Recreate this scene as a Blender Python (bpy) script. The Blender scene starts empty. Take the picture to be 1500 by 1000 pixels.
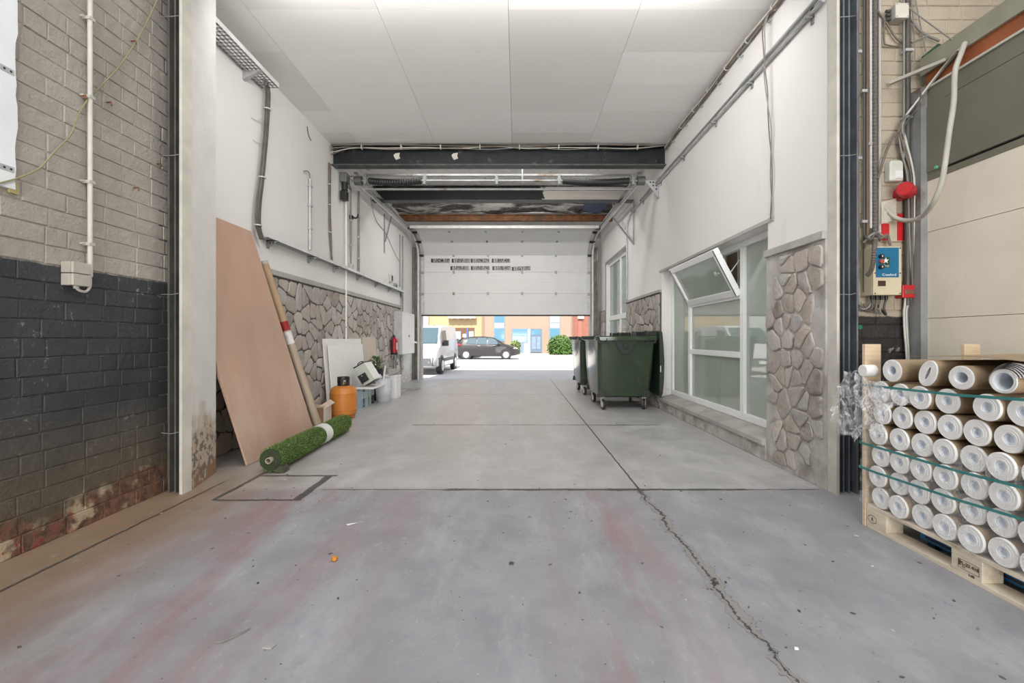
import bpy, bmesh, math, random
from math import pi, sin, cos, radians as R
from mathutils import Vector as V, Matrix, Euler
C = bpy.context.scene.collection
rnd = random.Random(7)
F, CX, CY, H = 645.0, 758.0, 496.0, 1.15

def at(px, py=None, X=None, Y=None, Z=None):
    """photo pixel -> point on the plane X=, Y= or Z="""
    dx = (px - CX) / F
    dz = (CY - py) / F if py is not None else 0
    if Y is None:
        Y = X / dx if X is not None else (Z - H) / dz
    return V((dx * Y, Y, H + dz * Y))

# ---------------------------------------------------------------- materials
MATS = {}
def new_mat(name):
    m = bpy.data.materials.new(name); m.use_nodes = True
    nt = m.node_tree; nt.nodes.clear()
    out = nt.nodes.new('ShaderNodeOutputMaterial')
    b = nt.nodes.new('ShaderNodeBsdfPrincipled')
    nt.links.new(b.outputs[0], out.inputs[0])
    return m, nt, b
class NG:
    """small node-graph helper"""
    def __init__(s, nt): s.nt = nt
    def n(s, t, **kw):
        nd = s.nt.nodes.new(t)
        for k, v in kw.items(): setattr(nd, k, v)
        return nd
    def l(s, a, b): s.nt.links.new(a, b)
    def put(s, sock, v):
        if hasattr(v, 'is_linked') or isinstance(v, bpy.types.NodeSocket): s.l(v, sock)
        else:
            if isinstance(v, (tuple, list)) and len(v) == 3 and sock.type == 'RGBA': v = (*v, 1)
            sock.default_value = v
    def m(s, op, a, b=0.0, c=None, clamp=False):
        nd = s.n('ShaderNodeMath', operation=op, use_clamp=clamp)
        s.put(nd.inputs[0], a); s.put(nd.inputs[1], b)
        if c is not None: s.put(nd.inputs[2], c)
        return nd.outputs[0]
    def mix(s, f, a, b):
        nd = s.n('ShaderNodeMix', data_type='RGBA')
        s.put(nd.inputs['Factor'], f); s.put(nd.inputs[6], a); s.put(nd.inputs[7], b)
        return nd.outputs[2]
    def pos(s):
        g = s.n('ShaderNodeNewGeometry'); return g.outputs['Position']
    def obj(s):
        return s.n('ShaderNodeTexCoord').outputs['Object']
    def xyz(s, v):
        nd = s.n('ShaderNodeSeparateXYZ'); s.l(v, nd.inputs[0]); return nd.outputs
    def scale(s, v, sc):
        nd = s.n('ShaderNodeVectorMath', operation='MULTIPLY'); s.l(v, nd.inputs[0]); nd.inputs[1].default_value = sc
        return nd.outputs[0]
    def noise(s, vec, scale, detail=4, rough=.55, dist=0):
        nd = s.n('ShaderNodeTexNoise'); s.l(vec, nd.inputs['Vector'])
        nd.inputs['Scale'].default_value = scale; nd.inputs['Detail'].default_value = detail
        nd.inputs['Roughness'].default_value = rough; nd.inputs['Distortion'].default_value = dist
        return nd.outputs['Fac']
    def ramp(s, f, a, b, lo=0., hi=1.):
        nd = s.n('ShaderNodeMapRange'); nd.clamp = True
        s.put(nd.inputs[0], f); s.put(nd.inputs[1], a); s.put(nd.inputs[2], b)
        nd.inputs[3].default_value = lo; nd.inputs[4].default_value = hi
        return nd.outputs[0]
    def island(s):
        return s.n('ShaderNodeNewGeometry').outputs['Random Per Island']
    def bump(s, b, h, strength=.5, dist=.01):
        nd = s.n('ShaderNodeBump'); s.put(nd.inputs['Height'], h)
        nd.inputs['Strength'].default_value = strength; nd.inputs['Distance'].default_value = dist
        s.l(nd.outputs[0], b.inputs['Normal'])

def mat(name, col, rough=.6, metal=0., var=.12, vs=6., bump=0., bs=60., dirt=None, dirt_amt=.0, ds=2.5, coat=0., ior=1.45, stretch=(1,1,1), spec=None):
    """painted / plain surface: base colour with noise variation, optional worn patches"""
    if name in MATS: return MATS[name]
    m, nt, b = new_mat(name); g = NG(nt)
    v = g.scale(g.obj(), stretch)
    n1 = g.noise(v, vs, 5)
    dark = tuple(c * (1 - var) for c in col); lite = tuple(min(1, c * (1 + var)) for c in col)
    c = g.mix(g.ramp(n1, .3, .7), dark, lite)
    if dirt:
        n2 = g.noise(v, ds, 7, .65)
        c = g.mix(g.ramp(n2, .62 - dirt_amt, .72 - dirt_amt * .6), c, dirt)
    g.put(b.inputs['Base Color'], c)
    b.inputs['Roughness'].default_value = rough; b.inputs['Metallic'].default_value = metal
    b.inputs['IOR'].default_value = ior
    if coat: b.inputs['Coat Weight'].default_value = coat
    if bump: g.bump(b, g.noise(v, bs, 5), bump, .004)
    MATS[name] = m
    return m

def glassy(name, col, alpha, rough=.03, ior=1.6, noise_alpha=None):
    if name in MATS: return MATS[name]
    m, nt, b = new_mat(name); g = NG(nt)
    b.inputs['Base Color'].default_value = (*col, 1); b.inputs['Roughness'].default_value = rough
    b.inputs['IOR'].default_value = ior
    if noise_alpha:
        f = g.noise(g.obj(), noise_alpha, 4, .6)
        a = g.ramp(f, .35, .7, alpha * .4, min(1, alpha * 1.9)); g.put(b.inputs['Alpha'], a)
        g.bump(b, g.noise(g.obj(), noise_alpha * 3, 4), .8, .01)
    else: b.inputs['Alpha'].default_value = alpha
    MATS[name] = m
    return m

# ---------------------------------------------------------------- mesh builder
ORG = {}
class MB:
    def __init__(s): s.v = []; s.f = []
    def add(s, vs, fs):
        o = len(s.v); s.v += [V(p) for p in vs]; s.f += [tuple(i + o for i in f) for f in fs]; return s
    def box(s, x0, x1, y0, y1, z0, z1, M=None):
        vs = [V((x, y, z)) for z in (z0, z1) for y in (y0, y1) for x in (x0, x1)]
        if M is not None: vs = [M @ p for p in vs]
        return s.add(vs, [(0, 2, 3, 1), (4, 5, 7, 6), (0, 1, 5, 4), (2, 6, 7, 3), (0, 4, 6, 2), (1, 3, 7, 5)])
    def cbox(s, c, size, M=None):
        a = [d / 2 for d in size]
        T = Matrix.Translation(V(c)) @ (M.to_4x4() if M is not None else Matrix())
        return s.box(-a[0], a[0], -a[1], a[1], -a[2], a[2], T)
    def rings(s, rs, closed=True, cap0=True, cap1=True):
        n = len(rs[0]); o = len(s.v)
        for r in rs: s.v += [V(p) for p in r]
        for k in range(len(rs) - 1):
            for i in range(n if closed else n - 1):
                j = (i + 1) % n
                s.f.append((o + k*n + i, o + k*n + j, o + (k+1)*n + j, o + (k+1)*n + i))
        if closed and cap0: s.f.append(tuple(o + i for i in range(n))[::-1])
        if closed and cap1: s.f.append(tuple(o + (len(rs)-1)*n + i for i in range(n)))
        return s
    def cyl(s, p0, p1, r0, r1=None, n=16, cap=True):
        p0, p1 = V(p0), V(p1); r1 = r0 if r1 is None else r1
        d = (p1 - p0).normalized(); a = d.orthogonal().normalized(); b = d.cross(a)
        ring = lambda p, r: [p + (a * cos(2*pi*i/n) + b * sin(2*pi*i/n)) * r for i in range(n)]
        return s.rings([ring(p0, r0), ring(p1, r1)], True, cap, cap)
    def ringtube(s, p0, p1, ro, ri, n=28):
        """hollow tube"""
        p0, p1 = V(p0), V(p1); d = (p1 - p0).normalized(); a = d.orthogonal().normalized(); b = d.cross(a)
        ring = lambda p, r: [p + (a * cos(2*pi*i/n) + b * sin(2*pi*i/n)) * r for i in range(n)]
        rs = [ring(p0, ri), ring(p0, ro), ring(p1, ro), ring(p1, ri), ring(p0, ri)]
        return s.rings(rs, True, False, False)
    def tube(s, pts, r, n=8, cap=True):
        pts = [V(p) for p in pts]; rs = []; a = None
        for i, p in enumerate(pts):
            d = (pts[min(i+1, len(pts)-1)] - pts[max(i-1, 0)]).normalized()
            if a is None: a = d.orthogonal().normalized()
            else:
                a = a - d * a.dot(d); a.normalize()
            b = d.cross(a); rr = r[i] if isinstance(r, (list, tuple)) else r
            rs.append([p + (a * cos(2*pi*k/n) + b * sin(2*pi*k/n)) * rr for k in range(n)])
        return s.rings(rs, True, cap, cap)
    def lathe(s, prof, o=(0, 0, 0), n=32, M=None):
        o = V(o); rs = []
        for r, z in prof:
            ring = [V((r * cos(2*pi*i/n), r * sin(2*pi*i/n), z)) for i in range(n)]
            rs.append([(M @ p if M is not None else p) + o for p in ring])
        return s.rings(rs, True, True, True)
    def prism(s, poly, vec):
        poly = [V(p) for p in poly]; vec = V(vec); n = len(poly); o = len(s.v)
        s.v += poly + [p + vec for p in poly]
        s.f.append(tuple(o + i for i in range(n))[::-1]); s.f.append(tuple(o + n + i for i in range(n)))
        for i in range(n):
            j = (i + 1) % n; s.f.append((o + i, o + j, o + n + j, o + n + i))
        return s
    def build(s, name, m, parent=None, smooth=0, bevel=0, local=False, seg=2, recalc=True):
        off = V((0, 0, 0))
        if parent is not None and not local: off = ORG.get(parent.name, V((0, 0, 0)))
        me = bpy.data.meshes.new(name)
        me.from_pydata([p - off for p in s.v], [], s.f); me.update()
        if recalc:
            bm = bmesh.new(); bm.from_mesh(me); bmesh.ops.recalc_face_normals(bm, faces=bm.faces); bm.to_mesh(me); bm.free()
        ms = m if isinstance(m, (list, tuple)) else [m]
        for x in ms: me.materials.append(x)
        if smooth: me.shade_smooth(); me.set_sharp_from_angle(angle=R(smooth))
        o = bpy.data.objects.new(name, me); C.objects.link(o)
        if parent is not None: o.parent = parent; ORG[o.name] = off
        if bevel:
            md = o.modifiers.new('edge', 'BEVEL'); md.width = bevel; md.segments = seg; md.limit_method = 'ANGLE'; md.angle_limit = R(40)
        return o

def tag(o, label, cat, group=None, kind=None):
    o['label'] = label; o['category'] = cat
    if group: o['group'] = group
    if kind: o['kind'] = kind
    return o
def thing(name, label, cat, loc=(0, 0, 0), group=None, rot=(0, 0, 0)):
    o = bpy.data.objects.new(name, None); C.objects.link(o); o.location = loc; o.rotation_euler = rot
    o.empty_display_size = .1
    ORG[o.name] = V(loc)
    return tag(o, label, cat, group)
def single(name, mb, m, label, cat, group=None, smooth=0, bevel=0, kind=None):
    """a thing that is one mesh; its origin goes to the middle of its base"""
    xs = [p.x for p in mb.v]; ys = [p.y for p in mb.v]; zs = [p.z for p in mb.v]
    o0 = V(((min(xs)+max(xs))/2, (min(ys)+max(ys))/2, min(zs)))
    mb.v = [p - o0 for p in mb.v]
    o = mb.build(name, m, None, smooth, bevel); o.location = o0; ORG[o.name] = o0
    return tag(o, label, cat, group, kind)
def struct(name, mb, m, parent=None, smooth=0, bevel=0):
    o = mb.build(name, m, parent, smooth, bevel)
    if parent is None: o['kind'] = 'structure'
    return o
def sroot(name, loc=(0, 0, 0)):
    o = bpy.data.objects.new(name, None); C.objects.link(o); o.location = loc; ORG[o.name] = V(loc); o['kind'] = 'structure'
    return o
def copy_tree(o, parent=None):
    c = o.copy(); C.objects.link(c); c.parent = parent
    for ch in list(o.children): copy_tree(ch, c)
    return c
def smoothpath(pts, k=6):
    """Catmull-Rom through the points"""
    pts = [V(p) for p in pts]; out = []
    P = [pts[0]*2 - pts[1]] + pts + [pts[-1]*2 - pts[-2]]
    for i in range(1, len(P) - 2):
        for t in range(k):
            u = t / k; a, b, c, d = P[i-1], P[i], P[i+1], P[i+2]
            out.append(.5 * ((2*b) + (c - a)*u + (2*a - 5*b + 4*c - d)*u*u + (3*b - a - 3*c + d)*u**3))
    out.append(pts[-1]); return out
def text_mb(body, size, M, ext=.0006, align='CENTER', bold=0.0):
    cu = bpy.data.curves.new('t', 'FONT'); cu.body = body; cu.size = size; cu.extrude = ext
    cu.align_x = align; cu.align_y = 'CENTER'; cu.resolution_u = 2; cu.offset = bold
    ob = bpy.data.objects.new('t', cu); C.objects.link(ob)
    dg = bpy.context.evaluated_depsgraph_get(); ev = ob.evaluated_get(dg); me = ev.to_mesh()
    mb = MB(); mb.add([M @ v.co for v in me.vertices], [tuple(p.vertices) for p in me.polygons])
    ev.to_mesh_clear(); bpy.data.objects.remove(ob); bpy.data.curves.remove(cu)
    return mb
def voronoi(seeds, box):
    x0, x1, y0, y1 = box; cells = []
    for i, (sx, sy) in enumerate(seeds):
        poly = [(x0, y0), (x1, y0), (x1, y1), (x0, y1)]
        near = sorted(((qx-sx)**2 + (qy-sy)**2, qx, qy) for j, (qx, qy) in enumerate(seeds) if j != i and abs(qx-sx) < 1 and abs(qy-sy) < 1)[:22]
        for _, qx, qy in near:
            mx, my, nx, ny = (sx+qx)/2, (sy+qy)/2, qx-sx, qy-sy
            out = []
            for k in range(len(poly)):
                a, b = poly[k], poly[(k+1) % len(poly)]
                da = (a[0]-mx)*nx + (a[1]-my)*ny; db = (b[0]-mx)*nx + (b[1]-my)*ny
                if da <= 0: out.append(a)
                if (da < 0) != (db < 0) and da != db:
                    t = da/(da-db); out.append((a[0]+(b[0]-a[0])*t, a[1]+(b[1]-a[1])*t))
            poly = out
            if len(poly) < 3: break
        cells.append(poly)
    return cells
def stone_mb(box, pitch_u, pitch_v, gap, to3, depth, seed, keep=None):
    """crazy-paving stones; to3(u, v, d) maps to the wall"""
    r = random.Random(seed); x0, x1, y0, y1 = box; seeds = []
    nu = max(1, round((x1-x0)/pitch_u)); nv = max(1, round((y1-y0)/pitch_v))
    for j in range(nv):
        for i in range(nu):
            if r.random() < .12: continue
            seeds.append((x0 + (i + .5 + r.uniform(-.46, .46) + (.5 if j % 2 else 0) - .25) * (x1-x0)/nu, y0 + (j + .5 + r.uniform(-.46, .46)) * (y1-y0)/nv))
    mb = MB()
    for c, sd in zip(voronoi(seeds, box), seeds):
        if len(c) < 3: continue
        cx = sum(p[0] for p in c)/len(c); cy = sum(p[1] for p in c)/len(c)
        if keep and not keep(cx, cy, r): continue
        # cut the corners, roughen and shrink
        pts = []
        for k in range(len(c)):
            a, b = c[k], c[(k+1) % len(c)]
            L = math.hypot(b[0]-a[0], b[1]-a[1])
            if L < .012: continue
            for t in ((.16, .5, .84) if L > .06 else (.3, .7)):
                pts.append((a[0]+(b[0]-a[0])*t + r.uniform(-.05, .05)*min(L, .1), a[1]+(b[1]-a[1])*t + r.uniform(-.05, .05)*min(L, .1)))
        if len(pts) < 4: continue
        g = gap * r.uniform(.8, 1.9)
        def shrink(p, d):
            dx, dy = p[0]-cx, p[1]-cy; L = max(1e-4, math.hypot(dx, dy)); k = max(.3, (L-d)/L); return (cx+dx*k, cy+dy*k)
        dd = depth * r.uniform(.6, 1.25); tx, ty = r.uniform(-.05, .05), r.uniform(-.05, .05)
        rs = []
        for sh, f in ((0, -.3), (0, .55), (.007, .9), (.022, 1.0)):
            rs.append([to3(q[0], q[1], dd*f + (tx*(q[0]-cx) + ty*(q[1]-cy) if f > .5 else 0)) for q in (shrink(p, g/2 + sh) for p in pts)])
        mb.rings(rs, True, False, True)
    return mb
def brick_mb(box, bw, bh, gap, to3, depth, seed, jit=.002):
    r = random.Random(seed); x0, x1, y0, y1 = box; mb = MB(); j = 0; y = y0
    while y < y1 - .01:
        x = x0 - (bw * (.5 if j % 2 else 0)) - r.uniform(0, .03)
        while x < x1:
            w = bw * r.choice((1, 1, 1, 1, .52)) ; a, b = max(x0, x), min(x1, x + w - gap); h = min(y1, y + bh - gap)
            if b - a > .02 and h - y > .01:
                d = depth + r.uniform(-jit, jit); q = [r.uniform(-jit, jit)*.8 for _ in range(8)]; e = .004
                rs = []
                for sh, dp in ((0, -.002), (0, d - e), (e, d)):
                    rs.append([to3(a+sh+q[0], y+sh+q[1], dp), to3(b-sh+q[2], y+sh+q[3], dp), to3(b-sh+q[4], h-sh+q[5], dp), to3(a+sh+q[6], h-sh+q[7], dp)])
                mb.rings(rs, True, False, True)
            x += w
        y += bh; j += 1
    return mb
# ================================================================ shared materials
WHITE = mat('white_paint', (.80, .785, .76), .7, var=.03, vs=1.2, bump=.25, bs=25, dirt=(.58, .54, .48), dirt_amt=.02, ds=1.6)
STEEL = mat('galvanised_steel', (.50, .505, .51), .42, .3, .15, 12, .1, 90)
GREYSTEEL = mat('grey_painted_steel', (.30, .31, .31), .45, .3, .2, 5, .15, 60, dirt=(.16, .11, .07), dirt_amt=.05)
BLACKSTEEL = mat('black_beam_paint', (.017, .019, .022), .45, .2, .35, 7, .3, 40, dirt=(.10, .09, .08), dirt_amt=.02, ds=6)
FLANGE = mat('beam_flange_grey', (.085, .085, .085), .4, .3, .3, 9, .2, 50)
RUST = mat('rusty_steel', (.20, .085, .035), .75, .2, .45, 9, .4, 50, dirt=(.09, .06, .045), dirt_amt=.12, ds=3)
DARKSTEEL = mat('dark_channel_steel', (.135, .13, .115), .5, .35, .3, 5, .25, 50, dirt=(.13, .10, .075), dirt_amt=.05, ds=4)
BLUESTEEL = mat('blue_grey_channel_steel', (.17, .19, .21), .45, .4, .3, 5, .25, 50, dirt=(.15, .14, .13), dirt_amt=.03, ds=5)
PALECEM = mat('pale_cement', (.47, .45, .425), .85, var=.2, vs=6, bump=.8, bs=22, dirt=(.27, .245, .22), dirt_amt=.14, ds=3.5)
GREYTRIM = mat('grey_cement_trim', (.42, .41, .39), .8, var=.12, vs=6, bump=.3, bs=40)
BLACKPL = mat('black_plastic', (.02, .02, .021), .45, var=.2)
GREYPL = mat('grey_pvc', (.50, .49, .46), .45, var=.06)
WHITEPL = mat('white_plastic', (.78, .78, .76), .35, var=.04)
CABLEGREY = mat('grey_cable_sheath', (.25, .24, .22), .5, var=.1)
CABLEDARK = mat('dark_cable_sheath', (.085, .08, .072), .5, var=.3)
CABLEWHITE = mat('white_cable_sheath', (.62, .60, .55), .5, var=.1)
CABLEBROWN = mat('dusty_brown_cable', (.17, .14, .11), .6, var=.25)
RED = mat('red_plastic', (.52, .02, .025), .35, var=.12)
UPVC = mat('white_window_frame', (.84, .85, .85), .3, var=.02)
WOODPALE = mat('pale_pine', (.66, .52, .35), .65, var=.14, vs=5, stretch=(1, 1, 8), bump=.15, bs=30)

def floor_material():
    m, nt, b = new_mat('worn_concrete_floor'); g = NG(nt); p = g.pos(); x, y, z = g.xyz(p)
    n_big = g.noise(p, .8, 5, .6); n_mid = g.noise(p, 3.2, 6, .65); n_fine = g.noise(p, 34, 4, .6)
    streak = g.noise(g.scale(p, (2.6, .5, 1)), 1.2, 6, .65)
    front = g.ramp(g.m('ADD', y, g.m('MULTIPLY', n_mid, .05)), 3.34, 3.44)
    cf = g.mix(g.ramp(n_mid, .3, .7), (.245, .244, .262), (.335, .335, .355))  # cool tint of the rooflight put into the near concrete as faint blue
    red = g.ramp(streak, .45, .63, 0, .75)
    bands = g.m('ADD', g.ramp(g.m('ABSOLUTE', g.m('SUBTRACT', x, .48)), .42, .06), g.ramp(x, -.35, -1.5), clamp=True)
    cf = g.mix(g.ramp(g.noise(g.scale(p, (1.3, .45, 1)), 2.3, 7, .7), .5, .72, 0, .55), cf, (.46, .46, .49))
    cf = g.mix(g.m('MULTIPLY', g.m('MULTIPLY', red, bands), .9), cf, (.29, .15, .145))
    cb = g.mix(g.ramp(n_mid, .32, .68), (.335, .33, .325), (.47, .46, .45))
    light = g.ramp(streak, .5, .75, 0, .6); cb = g.mix(light, cb, (.58, .57, .565))
    pink = g.ramp(g.noise(g.scale(p, (1.5, .6, 1)), .9, 5), .52, .72, 0, .45); cb = g.mix(pink, cb, (.36, .315, .30))
    c = g.mix(front, cf, cb)
    tan = g.m('MULTIPLY', g.ramp(g.m('ADD', x, g.m('MULTIPLY', n_big, .5)), -1.35, -2.15), g.ramp(y, 4.6, 3.2))
    c = g.mix(g.m('MULTIPLY', tan, .9), c, g.mix(n_mid, (.20, .125, .065), (.33, .225, .135)))
    # tyre scuffs and dark specks
    c = g.mix(g.ramp(g.noise(g.scale(p, (1, .35, 1)), 9, 6, .7), .66, .78, 0, .55), c, (.16, .15, .145))
    vor = g.n('ShaderNodeTexVoronoi'); g.l(p, vor.inputs['Vector']); vor.inputs['Scale'].default_value = 11
    speck = g.m('MULTIPLY', g.ramp(vor.outputs['Distance'], .085, .05), g.ramp(n_mid, .5, .6))
    c = g.mix(g.m('MULTIPLY', speck, .25), c, (.10, .09, .085))
    c = g.mix(g.ramp(g.noise(g.scale(p, (1, .5, 1)), 16, 7, .75), .60, .72, 0, .35), c, (.62, .60, .58))
    c = g.mix(g.ramp(g.noise(p, 5.5, 8, .75), .56, .74, 0, .45), c, (.20, .185, .175))
    # joints and cracks
    w1 = g.m('MULTIPLY', g.m('SUBTRACT', g.noise(p, 4.0, 6, .7), .5), .20)
    w2 = g.m('MULTIPLY', g.m('SUBTRACT', g.noise(p, 6, 5, .7), .5), .045)
    near = g.ramp(y, 3.45, 3.15)
    dx = g.m('ABSOLUTE', g.m('ADD', g.m('SUBTRACT', x, .93), g.m('ADD', g.m('MULTIPLY', w1, near), g.m('MULTIPLY', w2, .5))))
    wid = g.m('ADD', .006, g.m('MULTIPLY', near, g.ramp(g.noise(p, 3.4, 4, .6), .34, .60, .004, .034)))
    jx = g.ramp(g.m('SUBTRACT', dx, wid), .004, -.002)
    def cross(yy, width, x0=-9, x1=9):
        d = g.m('ABSOLUTE', g.m('ADD', g.m('SUBTRACT', y, yy), w2))
        ww = g.m('MULTIPLY', width, g.ramp(g.noise(p, 3, 3), .3, .7, .35, 1.6))
        return g.m('MULTIPLY', g.ramp(g.m('SUBTRACT', d, ww), .006, -.001), g.m('MULTIPLY', g.ramp(x, x0 - .02, x0 + .02), g.ramp(x, x1 + .02, x1 - .02)))
    j = cross(3.36, .018, -.55, 1.75)
    j = g.m('MAXIMUM', j, cross(3.36, .006, -1.5, 2.3))
    j = g.m('MAXIMUM', j, cross(5.88, .016, -1.4, 1.9)); j = g.m('MAXIMUM', j, cross(9.1, .008, -2.5, 2.3))
    lx = g.m('ABSOLUTE', g.m('ADD', g.m('SUBTRACT', x, -2.36), w2))
    j = g.m('MAXIMUM', j, g.m('MULTIPLY', g.ramp(lx, .014, .006), g.ramp(y, 3.6, 3.5)))
    # inspection cover joints
    def seg(ax, lo, hi, other, at_, wd):
        d = g.m('ABSOLUTE', g.m('ADD', g.m('SUBTRACT', other, at_), w2))
        return g.m('MULTIPLY', g.ramp(d, wd + .008, wd), g.m('MULTIPLY', g.ramp(ax, lo - .01, lo), g.ramp(ax, hi + .01, hi)))
    for q in (seg(x, -2.15, -1.55, y, 3.14, .010), seg(x, -2.15, -1.52, y, 3.70, .014), seg(y, 3.14, 3.7, x, -1.58, .026), seg(y, 3.14, 3.9, x, -2.17, .012)):
        j = g.m('MAXIMUM', j, q)
    halo = g.m('MULTIPLY', near, g.ramp(dx, .075, .02, 0, .55))
    c = g.mix(g.m('MULTIPLY', halo, g.ramp(n_mid, .42, .6)), c, (.26, .25, .24))
    joth = j
    c = g.mix(g.m('MULTIPLY', joth, .92), c, g.mix(g.ramp(n_fine, .4, .65), (.035, .032, .03), (.10, .095, .09)))
    c = g.mix(g.m('MULTIPLY', jx, .95), c, g.mix(g.m('MULTIPLY', near, g.ramp(g.m('ADD', n_fine, g.m('MULTIPLY', g.ramp(dx, .002, .012), .5)), .55, .8)), (.035, .032, .03), (.27, .26, .25)))
    g.put(b.inputs['Base Color'], c)
    g.put(b.inputs['Roughness'], g.m('SUBTRACT', g.ramp(n_mid, .3, .7, .44, .66), g.m('MULTIPLY', front, .12)))
    h = g.m('ADD', g.m('MULTIPLY', n_fine, .12), g.m('ADD', g.m('MULTIPLY', n_mid, .25), g.m('MULTIPLY', g.m('MAXIMUM', j, jx), -1.6)))
    g.bump(b, h, .55, .012)
    return m

def brick_material(name, paint, lower, line, dirty=True, ax=None):
    m, nt, b = new_mat(name); g = NG(nt); p = g.pos(); x, y, z = g.xyz(p)
    n = g.noise(p, 2.2, 6, .6); nf = g.noise(p, 20, 5, .65); isl = g.island()
    up = g.mix(g.ramp(n, .3, .7), tuple(c*.80 for c in paint), tuple(c*1.08 for c in paint))
    up = g.mix(g.ramp(nf, .62, .72, 0, .5), up, tuple(c*.62 for c in paint))
    up = g.mix(g.ramp(g.noise(p, .9, 5, .6), .45, .7, 0, .5), up, tuple(c*.70 for c in paint))
    up = g.mix(g.ramp(isl, 0, 1, 0, .18), up, tuple(c*.75 for c in paint))
    lo = g.mix(g.ramp(n, .3, .7), tuple(c*.7 for c in lower), tuple(c*1.35 for c in lower))
    lo = g.mix(g.ramp(isl, 0, 1, 0, .3), lo, tuple(c*1.7 for c in lower))
    zz = g.m('ADD', z, g.m('MULTIPLY', g.m('SUBTRACT', nf, .5), .03))
    c = g.mix(g.ramp(zz, line - .006, line + .006), lo, up)
    c = g.mix(g.m('MULTIPLY', g.ramp(nf, .60, .66, 0, .5), g.ramp(n, .5, .6)), c, (.50, .47, .42))     # chipped paint
    if dirty:
        zn = g.m('ADD', z, g.m('MULTIPLY', g.m('SUBTRACT', n, .5), -.45))
        c = g.mix(g.ramp(zn, .80, .30, 0, .75), c, g.mix(nf, (.065, .052, .032), (.17, .135, .085)))
        raw = g.mix(g.ramp(nf, .4, .6), (.085, .045, .030), (.20, .105, .070))
        raw = g.mix(g.ramp(g.noise(p, 7, 4), .54, .62), raw, (.42, .34, .23))
        c = g.mix(g.ramp(zn, .20, .13), c, raw)
        c = g.mix(g.m('MULTIPLY', g.ramp(nf, .56, .60), g.m('MULTIPLY', g.ramp(zn, .17, .11), g.ramp(y, 2.75, 2.45))), c, (.26, .04, .035))
    g.put(b.inputs['Base Color'], c); b.inputs['Roughness'].default_value = .55
    g.bump(b, g.m('ADD', g.m('MULTIPLY', g.noise(p, 7, 4), 1.2), g.m('ADD', nf, g.m('MULTIPLY', g.noise(p, 70, 3), .4))), .8, .010)
    return m

def stone_material():
    m, nt, b = new_mat('crazy_paving_stone'); g = NG(nt); p = g.pos(); i = g.island()
    r = g.n('ShaderNodeValToRGB'); g.l(i, r.inputs[0]); cr = r.color_ramp
    cr.elements[0].color = (.20, .165, .14, 1); cr.elements[1].color = (.56, .50, .44, 1)
    for q, col in ((.2, (.42, .36, .31, 1)), (.4, (.34, .33, .32, 1)), (.55, (.47, .40, .34, 1)), (.72, (.31, .26, .22, 1)), (.85, (.43, .42, .40, 1))):
        cr.elements.new(q).color = col
    n = g.noise(p, 9, 6, .65); nf = g.noise(p, 38, 5, .65)
    c = g.mix(g.ramp(n, .36, .68, 0, .6), r.outputs[0], (.55, .51, .465))
    c = g.mix(g.ramp(nf, .60, .7, 0, .5), c, (.17, .14, .12))
    g.put(b.inputs['Base Color'], c); b.inputs['Roughness'].default_value = .75
    g.bump(b, g.m('ADD', n, g.m('MULTIPLY', nf, .7)), .9, .016)
    return m
def plaster_wall(name='white_plaster_wall', tint=(.80, .785, .76)):
    m, nt, b = new_mat(name); g = NG(nt); p = g.pos(); x, y, z = g.xyz(p)
    n = g.noise(p, 1.1, 5); nf = g.noise(p, 15, 6, .7)
    c = g.mix(g.ramp(n, .35, .7), tuple(q*.95 for q in tint), tint)
    c = g.mix(g.ramp(nf, .68, .76, 0, .35), c, (.52, .48, .43))
    c = g.mix(g.m('MULTIPLY', g.ramp(g.m('ADD', z, g.m('MULTIPLY', n, .4)), .75, .3), g.ramp(nf, .38, .55)), c, (.44, .41, .37))
    c = g.mix(g.m('MULTIPLY', g.ramp(g.noise(g.scale(p, (1, 1, .25)), 5, 5), .62, .78, 0, .3), 1), c, (.62, .57, .50))
    g.put(b.inputs['Base Color'], c); b.inputs['Roughness'].default_value = .75
    g.bump(b, g.m('ADD', n, g.m('MULTIPLY', nf, .3)), .3, .012)
    return m
def ceiling_material():
    m, nt, b = new_mat('ceiling_board_paint'); g = NG(nt); p = g.pos(); i = g.island()
    n = g.noise(p, 2, 5)
    c = g.mix(g.ramp(i, .25, .85), (.90, .89, .875), (.80, .785, .765))
    c = g.mix(g.ramp(g.noise(p, 9, 6, .7), .7, .8, 0, .4), c, (.60, .55, .50))
    g.put(b.inputs['Base Color'], c); b.inputs['Roughness'].default_value = .7; g.bump(b, n, .1, .01)
    return m
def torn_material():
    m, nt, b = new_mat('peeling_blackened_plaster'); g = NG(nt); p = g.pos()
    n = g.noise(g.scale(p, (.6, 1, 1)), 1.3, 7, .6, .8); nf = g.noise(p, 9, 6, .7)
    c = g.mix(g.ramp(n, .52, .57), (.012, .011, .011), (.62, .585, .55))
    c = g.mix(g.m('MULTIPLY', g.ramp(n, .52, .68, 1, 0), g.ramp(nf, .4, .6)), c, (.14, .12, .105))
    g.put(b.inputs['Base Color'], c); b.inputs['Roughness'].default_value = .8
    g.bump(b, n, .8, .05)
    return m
FLOORM = floor_material(); STONE = stone_material(); PLASTER = plaster_wall(); CEILM = ceiling_material(); TORN = torn_material()
BRICKL = brick_material('painted_brick_dirty', (.42, .385, .335), (.036, .040, .045), 1.57)
BRICKR = brick_material('painted_brick_cream', (.49, .42, .32), (.022, .020, .018), 1.32, False)
MORTAR = mat('stone_mortar', (.125, .112, .10), .9, var=.25, vs=14, bump=.7, bs=45)

# ================================================================ setting
def quadbox(name, m, *boxes, **kw):
    mb = MB()
    for q in boxes: mb.box(*q)
    return struct(name, mb, m, **kw)
quadbox('floor', FLOORM, (-9, 7, -9, 12.5, -.12, 0))
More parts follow.
